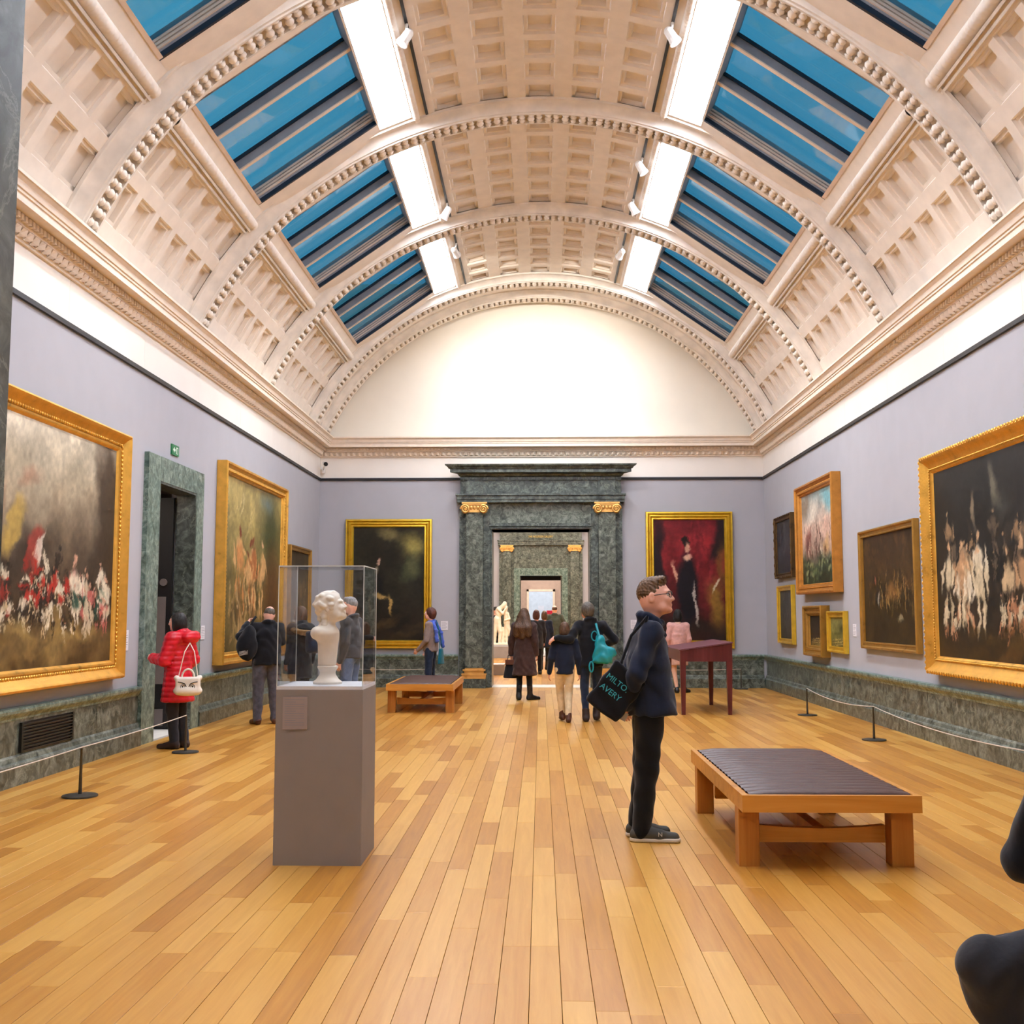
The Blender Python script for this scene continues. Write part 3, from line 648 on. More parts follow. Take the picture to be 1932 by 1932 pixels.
def painting(label, wall, a0, a1, z0, z1, prof, mat, pic_fn, bead=None, beadmat=None, tilt=0, group=None, res=.016):
    w, h = abs(a1-a0), z1-z0; mid = (a0+a1)/2
    loc, rz = {'L': ((-XW+.004, mid, z0), PI/2), 'R': ((XW-.004, mid, z0), -PI/2), 'E': ((mid, Y1-.004, z0), 0)}[wall]
    t = thing('framed_painting', label, 'painting', loc, rz, group)
    p = PROF[prof]; m = MB(); rect_ring(m, w, h, p); fr = smooth_angle(m.build('frame', mat, t), 30)
    d = p[-1][0]; pic = pic_fn(w-2*d, h-2*d); cv = canvas('canvas', w-2*d, h-2*d, pic, t, -p[-1][1]-.001); cv.location = (0,0,d)
    MB().box(-w/2+.03,w/2-.03,-.018,0,.03,h-.03).build('backing_board', M['door'], t)
    for ins, hgt, rad, pitch, elong in (bead or []):
        b = MB(); L = w-2*ins; 
        def along(n, fn):
            for i in range(n): b.ellip(*fn((i+.5)/n))
        nx, nz = max(2,int((w-2*ins)/pitch)), max(2,int((h-2*ins)/pitch))
        for zz in (ins, h-ins): along(nx, lambda f: ((-w/2+ins+f*(w-2*ins), -hgt, zz), (pitch*.45*elong, rad*.7, rad), 6, 4))
        for xx in (-w/2+ins, w/2-ins): along(nz, lambda f: ((xx, -hgt, ins+f*(h-2*ins)), (rad, rad*.7, pitch*.45*elong), 6, 4))
        tag(b.build('frame_ornament', beadmat or mat, fr, True), kind='stuff')
    return t
def f_battle(w, h):
    p = Pic(w,h,.014,1,[(0,'5a4526'),(.12,'8c7443'),(.22,'4a3a28'),(.45,'3d3228'),(.6,'8b7d68'),(.8,'b3a78e'),(1,'cfc6b2')])
    p.blob(.95,.6,.13,.7,'3a2d22',.9,4,.5).blob(.1,.55,.16,.18,'5c4a3c',.8,0,.8).blob(.62,.5,.2,.2,'7d6c55',.7,0,.9)
    p.blob(.06,.72,.05,.2,'8a5440',.6,0,.6).blob(.2,.72,.04,.16,'96694f',.6,0,.6).blob(.38,.76,.09,.05,'93604a',.55,15,.7).blob(.55,.85,.3,.14,'c9bfa8',.5,10,.9).blob(.75,.6,.12,.2,'5d4e3e',.6,0,.9)
    p.blob(.28,.56,.05,.16,'bd9f50',.85,-35,.5).blob(.42,.5,.05,.13,'a03a30',.8,-25,.4).blob(.45,.49,.022,.1,'ddd6c4',.8,-28,.4)
    p.strokes(60,(0,.95,.16,.4),(.02,.05),['241d18','2f261f','3b3026','4a3a2c'],1.6,(0,180),.7,4)
    crowd(p, 95, (.0,.68,.13,.34), (.09,.18), ['a5281f','b4342a','8c2a22','2a221d','d8cdb4'], ['d8cdb4','cdbf9c','2a221d','c9b48c'], ['b98468','1f1a17','2a221d'], 3)
    crowd(p, 20, (.7,.95,.1,.26), (.16,.28), ['ddd2ba','c8b79a','b7615a','24463a'], ['c8b79a','b7615a','ddd2ba'], ['c99a80'], 5)
    crowd(p, 5, (.5,.8,.08,.12), (.07,.1), ['a5281f','d8cdb4','2a221d'], ['2a221d','d8cdb4'], ['b98468'], 6)
    return p.strokes(30,(0,1,.0,.14),(.02,.05),['9a8350','7b6237','53412a'],3,(-20,20),.5,5)
def f_classic(w, h):
    p = Pic(w,h,.018,2,[(0,'5a4a24'),(.25,'6e5c30'),(.5,'7a6c40'),(.75,'9a8a55'),(1,'a4935c')])
    p.blob(.8,.75,.28,.35,'394026',.85,0,.7).blob(.72,.92,.15,.08,'6b8490',.6,0,.8).blob(.85,.35,.2,.4,'5b3a22',.8,0,.7).blob(.5,.4,.12,.3,'4c3a20',.7,0,.8)
    crowd(p, 7, (.2,.75,.12,.22), (.4,.55), ['c2854e','a8663a','d3a56d'], ['d3a56d','c2854e','b06f3c'], ['d9a880','7a3a2a'], 4)
    crowd(p, 12, (.03,.6,.03,.14), (.18,.3), ['8a6a3a','a58452','6b5230'], ['7c6a3a','b08d58'], ['c9a877'], 8)
    p.strokes(24,(0,.5,.06,.4),(.012,.03),['b08d58','7c6a3a','c9a877','5a4a2a'],4,(65,115),.7,2)
    return p.strokes(18,(.1,.5,.7,.95),(.01,.02),['d9c890','b8a468'],5,(20,70),.5,3)
def f_small(w, h):
    return Pic(w,h,.02,3,[(0,'4a3a1c'),(.3,'5f4a24'),(.65,'57492f'),(1,'3b3022')]).strokes(16,(.3,.95,.2,.7),(.012,.03),['c9b48a','a07f48','7b5a30'],4,(60,110),.7,1)
def f_land1(w, h):
    p = Pic(w,h,.016,4,[(0,'2a2118'),(.3,'26221a'),(.6,'2b2a1f'),(1,'2d281c')])
    p.blob(.85,.82,.28,.16,'a99b52',.85,-15,.8).blob(.5,.94,.22,.06,'948452',.7,-10,.7).blob(.82,.62,.18,.16,'5f6241',.8,-30,.7).blob(.45,.72,.3,.22,'221e16',.85,0,.7)
    p.blob(.34,.69,.035,.04,'c49a84',.9,0,.5,.01).blob(.33,.61,.035,.05,'cdbd9a',.8,0,.5,.01).blob(.36,.5,.11,.16,'181512',.85,0,.5)
    p.blob(.38,.4,.12,.035,'bd9a58',.85,-20,.5).blob(.5,.3,.035,.13,'c39d58',.85,6,.5).blob(.22,.33,.03,.16,'a88f66',.6,0,.6)
    return p.strokes(18,(.0,1,.0,.2),(.02,.05),['4a3a24','3a3020','5a4830'],3,(-15,25),.6,1)
def f_red(w, h):
    p = Pic(w,h,.016,5,[(0,'2a1d18'),(.2,'4a1a1a'),(.55,'7c1f24'),(.8,'8e252a'),(1,'6a1c22')])
    p.blob(.05,.5,.12,.7,'191518',.9,0,.5).blob(.93,.85,.12,.3,'1c1719',.9,-20,.5).blob(.85,.3,.16,.28,'8d6f2c',.85,10,.6).blob(.95,.6,.1,.3,'6f5322',.7,0,.7).blob(.55,.1,.6,.1,'2a211b',.8,0,.7)
    p.blob(.47,.42,.17,.36,'15131a',.96,0,.35,.03).blob(.46,.79,.055,.05,'1a1513',.95,0,.4,.01).blob(.48,.75,.04,.045,'d09c82',.95,0,.4,.0).blob(.48,.67,.09,.035,'d6ab8f',.95,0,.4,.0)
    p.blob(.3,.55,.028,.13,'cfa084',.9,4,.4,.01).blob(.57,.28,.025,.22,'c9bdb0',.85,3,.4,.02).blob(.84,.45,.03,.09,'cfc19e',.9,-28,.4,.01)
    return p.strokes(20,(.55,.8,.5,1),(.01,.03),['a5303a','5a151a'],7,(75,100),.45,1)
def f_grey(w, h): return Pic(w,h,.02,6,[(0,'2c2c30'),(.5,'3a3a42'),(1,'34343a')]).strokes(10,(.3,.8,.35,.7),(.02,.04),['5d5d68','70707a'],3,(50,130),.5,1)
def f_sea(w, h):
    p = Pic(w,h,.016,7,[(0,'2b3322'),(.22,'4a5440'),(.34,'a08a78'),(.5,'c9a896'),(.7,'d8c2b0'),(1,'a9b8b4')])
    p.blob(.8,.9,.3,.16,'79b3bd',.9,-20,.7).blob(.1,.88,.25,.2,'8a7a68',.8,30,.7).blob(.35,.78,.18,.14,'e6dccb',.85,20,.7).blob(.75,.6,.16,.14,'dcae98',.7,0,.8)
    p.blob(.2,.45,.12,.2,'7c4a44',.8,0,.6).blob(.75,.4,.1,.13,'c9a066',.75,0,.6).strokes(40,(.05,.95,.28,.62),(.010,.026),['4a2f28','35241f','e8d8b8','6b4038'],4,(70,110),.75,1)
    return p.strokes(60,(0,1,.0,.3),(.015,.04),['1f2418','70804e','a9b078','2a2a1e'],2.5,(-30,60),.75,2)
def f_grey2(w, h): return Pic(w,h,.02,8,[(0,'3a342c'),(.4,'44423e'),(1,'4a4a48')]).strokes(14,(.2,.8,.1,.6),(.014,.03),['6a6660','8a8478','7a3a34'],3,(60,120),.5,1)
def f_lines(w, h):
    p = Pic(w,h,.012,9,[(0,'6a5220'),(.2,'3a3026'),(1,'2c2a28')])
    for k in range(4): p.blob(.55,.03+.07*k,.6,.022,'c9aa5e',.8,2,.5,.02)
    return p
def f_olive(w, h):
    p = Pic(w,h,.012,10,[(0,'5a4c20'),(.3,'6e6a34'),(1,'8d8a50')]); p.blob(.75,.6,.3,.3,'3d3a20',.7,0,.8)
    for k in range(3): p.blob(.55,.06+.09*k,.6,.025,'d0b768',.8,3,.5,.02)
    return p
def f_wood(w, h):
    p = Pic(w,h,.014,11,[(0,'3a2c16'),(.3,'33260f'),(.6,'3f2e18'),(1,'38281a')])
    p.blob(.6,.47,.16,.12,'a8783a',.8,0,.9).strokes(110,(.0,1,.35,1),(.02,.05),['5a3f20','4a3218','2a1e10','6b4a26'],2,(0,180),.5,1)
    p.blob(.28,.42,.08,.13,'2a2420',.8,10,.6).blob(.24,.56,.025,.035,'a8604a',.8,0,.5,.01).blob(.3,.4,.022,.1,'b8ad98',.7,-8,.5,.01).blob(.72,.2,.06,.03,'9a9070',.8,0,.6)
    return p.strokes(60,(.3,.95,.28,.62),(.006,.012),['c99a50','d8b060'],8,(82,98),.5,2)
def f_dark(w, h):
    p = Pic(w,h,.014,12,[(0,'3a2a16'),(.15,'2c2318'),(.5,'1f1d1b'),(1,'232324')])
    p.strokes(50,(.05,1,.1,.65),(.02,.06),['2c241d','3a2e22','45382a'],1.8,(0,180),.6,1)
    crowd(p, 30, (.05,.98,.28,.5), (.16,.3), ['8f7a62','6a5a48','a98660','70604c'], ['6a5a48','8f7a62'], ['b8966e'], 12, .75)
    crowd(p, 20, (.05,.98,.1,.26), (.26,.48), ['d3c3a2','c9b08a','e2d6bc','b8906a'], ['d9c9a8','c2926e','b8a888'], ['d0a880'], 15)
    crowd(p, 12, (.05,.9,.05,.14), (.12,.2), ['b07a58','c2926e','d3c3a2'], ['b07a58','94603f'], ['c2926e'], 18)
    p.blob(.52,.86,.04,.13,'8f8a72',.6,20,.7).blob(.35,.75,.025,.12,'b8a280',.6,4,.6).blob(.55,.75,.08,.1,'5d5d50',.5,0,.9)
    return p.strokes(20,(.3,1,.0,.14),(.02,.05),['6a4a26','54401f','3a2c18'],3,(-10,30),.6,4)
painting('huge smoky brown and red battle canvas in ornate gold frame, nearest on left wall', 'L', 8.75, 12.44, .85, 3.65, 'wide', M['gold1'], f_battle, [(.135,.072,.018,.05,1.0)])
painting('tall ochre picture in deep gold frame just beyond the left marble doorway', 'L', 16.2, 20.2, .82, 3.91, 'deep', M['gold1'], f_classic, [(.135,.132,.014,.06,.9)])
painting('narrow brown picture in thin gold frame, farthest on the left wall', 'L', 20.85, 22.75, .95, 2.93, 'small', M['gold5'], f_small)
painting('dark landscape with yellow sky in bright gold frame, left of the end doorway', 'E', -4.30, -2.39, .84, 3.67, 'step', M['gold2'], f_land1)
painting('crimson drapery picture in bright gold frame, right of the end doorway', 'E', 2.30, 4.19, .84, 3.82, 'step', M['gold2'], f_red)
painting('small dark grey picture in brown frame, upper one at far end of right wall', 'R', 21.05, 22.55, 2.30, 3.55, 'small', M['gold4'], f_grey, [(.02,.085,.014,.16,.5)])
painting('bright sky and sea picture in heavy orange gilt frame, highest on right wall', 'R', 17.75, 20.35, 1.94, 3.91, 'deep', M['gold3'], f_sea, [(.105,.128,.016,.06,.85),(.16,.092,.008,.03,.9)])
painting('small grey picture in plain gold frame, lower one at far end of right wall', 'R', 21.1, 22.4, 1.0, 2.15, 'small', M['gold2'], f_grey2)
painting('little dark picture in brown frame beneath the sea picture, farther of the pair', 'R', 18.64, 19.92, .85, 1.73, 'deep', M['gold5'], f_lines, [(.105,.128,.012,.07,.8)])
painting('little olive picture in bright gold frame beneath the sea picture, nearer of the pair', 'R', 17.53, 18.57, .95, 1.63, 'small', M['gold2'], f_olive)
painting('brown woodland picture with orange glow in dull gold frame on right wall', 'R', 14.16, 16.62, 1.07, 2.82, 'small', M['gold5'], f_wood)
painting('huge black picture with pale figures in leafy gold frame, nearest on right wall', 'R', 9.8, 13.7, .86, 3.52, 'wide', M['gold1'], f_dark, [(.015,.135,.026,.075,.75),(.165,.075,.012,.035,.9)])
# ------------------------------------------------------------------ wall captions, signs
M['paper'] = plain('white_card', 'eceaf0', .7); M['ink'] = plain('grey_print', '8a8890', .8); M['green'] = plain('green_sign', '1f7a4c', .5); M['signwhite'] = plain('sign_white', 'dfeee4', .5)
def caption(label, loc, rz, w, h, lines=7):
    t = thing('wall_caption', label, 'caption', loc, rz)
    MB().box(-w/2,w/2,-.008,0,0,h).build('card', M['paper'], t)
    b = MB(); st = h*.8/lines
    for k in range(lines): b.box(-w*.4, w*(.38 if k%3 else .2), -.0086, -.008, h*.9-st*(k+1)+st*.55, h*.9-st*(k+1)+st*.8)
    b.build('printed_text', M['ink'], t)
caption('white caption card between crimson picture and end doorway', (2.02,Y1,1.27), 0, .13, .19)
caption('white caption card right of the dark landscape picture', (-2.11,Y1,1.24), 0, .155, .195)
caption('white caption card left of the brown woodland picture', (XW,17.19,1.235), -PI/2, .17, .19)
caption('white caption card right of the left marble doorway', (-XW,15.7,1.215), PI/2, .17, .2)
caption('white caption card right of the huge battle canvas', (-XW,12.75,1.15), PI/2, .2, .24)
ex = thing('exit_sign', 'small green exit sign above the left marble doorway', 'sign', (-XW,14.27,3.69), PI/2)
MB().box(-.14,.14,-.02,0,0,.14).build('sign_plate', M['green'], ex)
pm = MB(); pm.add([(-.1,-.0205,.07),(-.04,-.0205,.03),(-.04,-.0205,.055),(.0,-.0205,.055),(.0,-.0205,.085),(-.04,-.0205,.085),(-.04,-.0205,.11)],[(0,1,2,3,4,5,6)])
pm.box(.03,.1,-.0208,-.02,.025,.115); pm.build('pictogram', M['signwhite'], ex)
MB().box(.05,.08,-.0212,-.0206,.03,.1).build('pictogram_door', M['green'], ex)
cc = thing('security_camera', 'white security camera with black lens in the far left corner', 'camera', (-4.80,23.83,4.72))
MB().box(-.05,.02,-.04,0,-.02,.1).build('wall_bracket', M['white'], cc)
o = MB(); o.tube([(-.02,-.02,.05),(.02,-.2,.08),(.07,-.3,.1)], .015, 8); o.build('arm', M['white'], cc)
o = MB(); o.tube([(.05,-.25,.17),(.11,-.42,.13)], .05, 12); o.build('housing', M['white'], cc)
o = MB(); o.tube([(.108,-.415,.131),(.122,-.46,.12)], .047, 12); o.build('lens', M['black'], cc)
# gold lettering on the second portal
def text_mesh(name, body, size, mat, parent, extrude=.004, align='CENTER'):
    cu = bpy.data.curves.new(name, 'FONT'); cu.body = body; cu.size = size; cu.extrude = extrude; cu.align_x = align; cu.resolution_u = 3
    ob = bpy.data.objects.new(name+'_tmp', cu); COL.objects.link(ob)
    dg = bpy.context.evaluated_depsgraph_get(); me = bpy.data.meshes.new_from_object(ob.evaluated_get(dg)); me.name = name
    bpy.data.objects.remove(ob); bpy.data.curves.remove(cu); me.materials.clear()
    return link(name, me, mat, parent)
M['goldletter'] = plain('gold_letter_paint', 'e2c25a', .4)
tx = text_mesh('gold_lettering', 'THE WOLFSON GALLERY', .115, M['goldletter'], p2); tx.location = (0, YB-.18, 4.50); tx.rotation_euler = (PI/2,0,0); tx.scale = (.72,1,1)
# ------------------------------------------------------------------ pedestal and vitrine
M['pedestal'] = plain('taupe_pedestal_paint', '8b827d', .7, var=.03); M['pedtop'] = plain('pale_pedestal_top', 'd6d8de', .5)
M['acrylic'] = glass('clear_acrylic', (.985,.99,.985), .035, .01); M['acryledge'] = plain('acrylic_edge', 'dfe6e4', .2)
px0, px1, py0, py1, pz = -1.692, -1.134, 6.972, 7.515, 1.115
ped = thing('display_pedestal', 'tall taupe grey pedestal standing on the floor under the marble bust', 'pedestal', ((px0+px1)/2,(py0+py1)/2,0))
hw, hd = (px1-px0)/2, (py1-py0)/2
MB().bbox(-hw,hw,-hd,hd,0,pz-.02,.003).build('plinth_body', M['pedestal'], ped)
MB().box(-hw+.002,hw-.002,-hd+.002,hd-.002,pz-.02,pz).build('plinth_top', M['pedtop'], ped)
lc = MB().box(-hw+.047,-hw+.203,-hd-.006,-hd,.845,1.05).build('caption_panel', plain('mauve_caption_card', '9d8f8c', .6), ped)
b = MB()
for k in range(12): b.box(-hw+.06,-hw+.06+(.125 if k%4 != 1 else .07),-hd-.0065,-hd-.006,1.03-k*.0145,1.033-k*.0145)
b.build('printed_text', M['ink'], lc)
vit = thing('vitrine', 'clear acrylic display case over the marble bust', 'display case', ((px0+px1)/2,(py0+py1)/2,pz))
vh = .765; q = .006; e = .004
for nm, bx in (('front',(-hw+e,hw-e,-hd+e,-hd+e+q,0,vh)),('back',(-hw+e,hw-e,hd-e-q,hd-e,0,vh)),('l',(-hw+e,-hw+e+q,-hd+e+q,hd-e-q,0,vh)),('r',(hw-e-q,hw-e,-hd+e+q,hd-e-q,0,vh)),('top',(-hw+e,hw-e,-hd+e,hd-e,vh,vh+q))):
    MB().box(*bx).build('acrylic_pane', M['acrylic'], vit)
ed = MB(); t_ = .0024
for sx in (-1,1):
    for sy in (-1,1): ed.box(sx*(hw-e)-t_, sx*(hw-e)+t_, sy*(hd-e)-t_, sy*(hd-e)+t_, 0, vh+q)
for sy in (-1,1): ed.box(-hw+e,hw-e,sy*(hd-e)-t_,sy*(hd-e)+t_,vh,vh+q+.001)
for sx in (-1,1): ed.box(sx*(hw-e)-t_,sx*(hw-e)+t_,-hd+e,hd-e,vh,vh+q+.001)
ed.build('pane_edges', M['acryledge'], vit)
# ------------------------------------------------------------------ benches
M['oak'] = wood('orange_oak_frame', '965618', 'c9862f', 'e0a550', 0, .5, .4); M['oakdark'] = wood('oak_leg', '84481a', 'b57128', 'cf9142', 2, .5, .42)
M['leather'] = plain('dark_brown_leather', '4d332d', .42, var=.12, nscale=14, bump=.1, bscale=120)
def bench(label, x0, x1, y0, y1, group='oak benches with brown leather seats'):
    cx, cy = (x0+x1)/2, (y0+y1)/2; t = thing('gallery_bench', label, 'bench', (cx,cy,0), 0, group); W, L = (x1-x0)/2, (y1-y0)/2; zt, za = .465, .362
    for s in (-1,1):
        MB().box(-W,W,s*L,s*(L-.04),za,zt).build('apron_rail', M['oak'], t)
        MB().box(s*W,s*(W-.04),-L+.04,L-.04,za,zt).build('apron_rail', M['oak'], t)
        m = MB(); n = 14; zc = .17
        top = [(-W+.14+(2*W-.28)*i/n, .235-.022*(1-((2*i/n)-1)**2)) for i in range(n+1)]
        poly = top+[(W-.14,.125),(-W+.14,.125)]
        yy = s*(L-.33); m.prism(poly, lambda p, z, y: (p,y,z), yy-.03, yy+.03); m.build('end_stretcher', M['oak'], t)
        for s2 in (-1,1): MB().bbox(s*(W-.005), s*(W-.135), s2*(L-.24)-.065, s2*(L-.24)+.065, 0, za, .003).build('leg', M['oakdark'], t) if s > 0 else MB().bbox(s*(W-.005), s*(W-.135), s2*(L-.24)-.065, s2*(L-.24)+.065, 0, za, .003).build('leg', M['oakdark'], t)
    MB().box(-.035,.035,-L+.36,L-.36,.13,.215).build('long_stretcher', M['oakdark'], t)
    MB().box(-W+.04,W-.04,-L+.04,L-.04,za+.03,zt-.01).build('seat_board', M['oakdark'], t)
    n = 18; ww = (2*L-.1)/n
    for i in range(n):
        yc = -L+.05+ww*(i+.5); m = MB(); k = 8; v = []
        for j in range(9):
            f = j/8; x = (-W+.05)+(2*W-.1)*f; fe = min(1, min(f,1-f)*22+.25)
            for q in range(k+1):
                a = PI*q/k; v.append((x, yc-math.cos(a)*ww*.5, zt-.012+.034*math.sin(a)**.7*math.sqrt(fe)))
        m.add(v, [(j*(k+1)+q, j*(k+1)+q+1, (j+1)*(k+1)+q+1, (j+1)*(k+1)+q) for j in range(8) for q in range(k)])
        m.build('leather_channel', M['leather'], t, True)
    return t
bench('low oak bench with ribbed brown leather seat, in the right foreground', 1.235, 2.33, 6.85, 9.15)
bench('low oak bench with brown leather seat, farther off left of the centre aisle', -2.48, -1.40, 17.5, 19.8)
# ------------------------------------------------------------------ maroon display desk
M['maroon'] = wood('maroon_stained_wood', '3c1214', '5a1d1f', '7a3436', 2, .5, .35); M['maroontop'] = plain('maroon_leathered_lid', '6a3e48', .35)
dk = thing('display_desk', 'tall maroon wooden display desk with sloping lid and thin legs', 'desk', (2.61,18.38,0))
W, L = .41, 1.0
m = MB(); m.prism([(-W,.835),(W,.835),(W,1.12),(-W,1.005)], lambda p, z, y: (p,y,z), -L, L); m.build('case', M['maroon'], dk)
m = MB(); m.prism([(-W-.015,1.005),(W+.015,1.124),(W+.012,1.142),(-W-.015,1.022)], lambda p, z, y: (p,y,z), -L-.015, L+.015); m.build('lid', M['maroontop'], dk)
for s in (-1,1):
    for s2 in (-1,1):
        m = MB(); x, y = s*(W-.045), s2*(L-.05)
        m.add([(x+a*.03,y+b*.03,0) for a,b in ((-1,-1),(1,-1),(1,1),(-1,1))]+[(x+a*.045,y+b*.045,.84) for a,b in ((-1,-1),(1,-1),(1,1),(-1,1))],[(3,2,1,0),(4,5,6,7)]+[(k,(k+1)%4,4+(k+1)%4,4+k) for k in range(4)])
        m.build('leg', M['maroon'], dk)
# ------------------------------------------------------------------ rope barriers
M['steel'] = plain('dark_grey_steel', '55534f', .4, .6); M['rope'] = plain('pale_elastic_rope', 'd8cdbf', .6)
def stanchion(label, x, y):
    t = thing('stanchion', label, 'barrier post', (x,y,0), 0, 'low barrier posts')
    o = MB(); o.lathe([(.0,0),(.145,0),(.15,.004),(.148,.016),(.03,.024),(.0,.024)], 28, caps=False); smooth_angle(o.build('base', M['steel'], t), 40)
    o = MB(); o.lathe([(.016,.02),(.0095,.40),(.011,.402),(.011,.412),(.004,.416)], 12); smooth_angle(o.build('post', M['steel'], t), 40)
def rope(label, pts, sag):
    t = MB(); path = []
    for (a, b) in zip(pts[:-1], pts[1:]):
        a, b = Vector(a), Vector(b)
        for i in range(13): f = i/12; p = a.lerp(b, f); p.z -= sag*4*f*(1-f); path.append(tuple(p))
    t.tube([p for i, p in enumerate(path) if i == 0 or p != path[i-1]], .005, 6)
    tag(t.build('barrier_rope', M['rope']), label, 'rope')
SL = [(-4.0,6.6),(-4.0,9.51),(-4.07,12.53)]; SR = [(4.17,9.3),(4.18,13.97),(4.17,17.36),(4.25,23.45)]
stanchion('low grey barrier post on the left, nearest under the battle canvas', -4.0, 9.51); stanchion('low grey barrier post beside the person in the red coat', -4.07, 12.53)
stanchion('low grey barrier post on the right, out beside the huge dark picture', 4.17, 9.3)
stanchion('low grey barrier post on the right, second from the far wall', 4.18, 13.97); stanchion('low grey barrier post on the right, below the woodland picture', 4.17, 17.36); stanchion('low grey barrier post in front of the end wall at far right', 4.25, 23.45); stanchion('low grey barrier post on the left, nearest the viewpoint', -4.0, 6.6)
rope('thin pale rope along the left barrier posts', [(x,y,.4225) for x,y in SL], .012); rope('thin pale rope along the right barrier posts', [(x,y,.4225) for x,y in SR[:3]], .07)
stanchion('low grey barrier post in front of the crimson picture', 2.4, 23.3); rope('thin pale rope before the crimson picture', [(2.4,23.3,.4225),(4.25,23.45,.4225)], .02)
stanchion('low grey barrier post in front of the dark landscape picture, right one', -2.3, 23.3); stanchion('low grey barrier post in front of the dark landscape picture, left one', -4.1, 23.3); rope('thin pale rope before the dark landscape picture', [(-4.1,23.3,.4225),(-2.3,23.3,.4225)], .02)
# ------------------------------------------------------------------ track spotlights
def spot(label, x, y, z, aim, power, ang=70, heads=1):
    t = thing('track_spotlight', label, 'spotlight', (x,y,z))
    top = Vector(VP(math.copysign(16.95, x), RV-.035, y))-Vector((x,y,z)); d = (Vector(aim)-Vector((x,y,z))).normalized()
    o = MB(); o.tube([tuple(top), tuple(top*.45), (0,0,.05)], .016, 8); o.build('stem', M['white'], t)
    o = MB(); o.tube([tuple(-d*.09), tuple(-d*.06), tuple(d*.06), tuple(d*.12)], [.035,.055,.06,.075], 14); o.build('lamp_head', M['white'], t)
    o = MB(); o.tube([tuple(d*.1), tuple(d*.115)], .062, 14); o.build('lens', M['spotlens'], t)
    L = bpy.data.lights.new('spot_lamp', 'SPOT'); L.energy = power; L.spot_size = R(ang); L.spot_blend = 1.0; L.shadow_soft_size = .06; L.color = (1,.96,.9)
    lo = bpy.data.objects.new('spot_lamp', L); COL.objects.link(lo); lo.parent = t; lo.location = tuple(d*.14); lo.rotation_euler = d.to_track_quat('-Z','Y').to_euler()
M['spotlens'] = emit('lit_spot_lens', 'fff8ee', 40)
SP = 350
spot('white track spotlight high on the left, nearest overhead', -1.53,11.93,8.22,(-4.8,11,2.4),SP)
spot('white track spotlight on the left, before the last rib', -1.54,17.41,8.21,(-4.8,17.8,2.4),SP)
spot('white track spotlight on the left, beyond the last rib', -1.56,19.37,8.21,(0,23.85,6.5),SP*1.1,85)
spot('white track spotlight high on the right, nearest overhead', 1.51,11.98,8.22,(4.8,11.5,2.4),SP)
spot('white track spotlight on the right, just past the middle rib', 1.5,15.71,8.23,(4.8,15.5,2.2),SP)
spot('white track spotlight on the right, before the last rib', 1.52,17.32,8.22,(4.8,19,2.9),SP)
spot('white track spotlight on the right, beyond the last rib', 1.5,19.6,8.23,(0,23.85,6.5),SP*1.1,85)
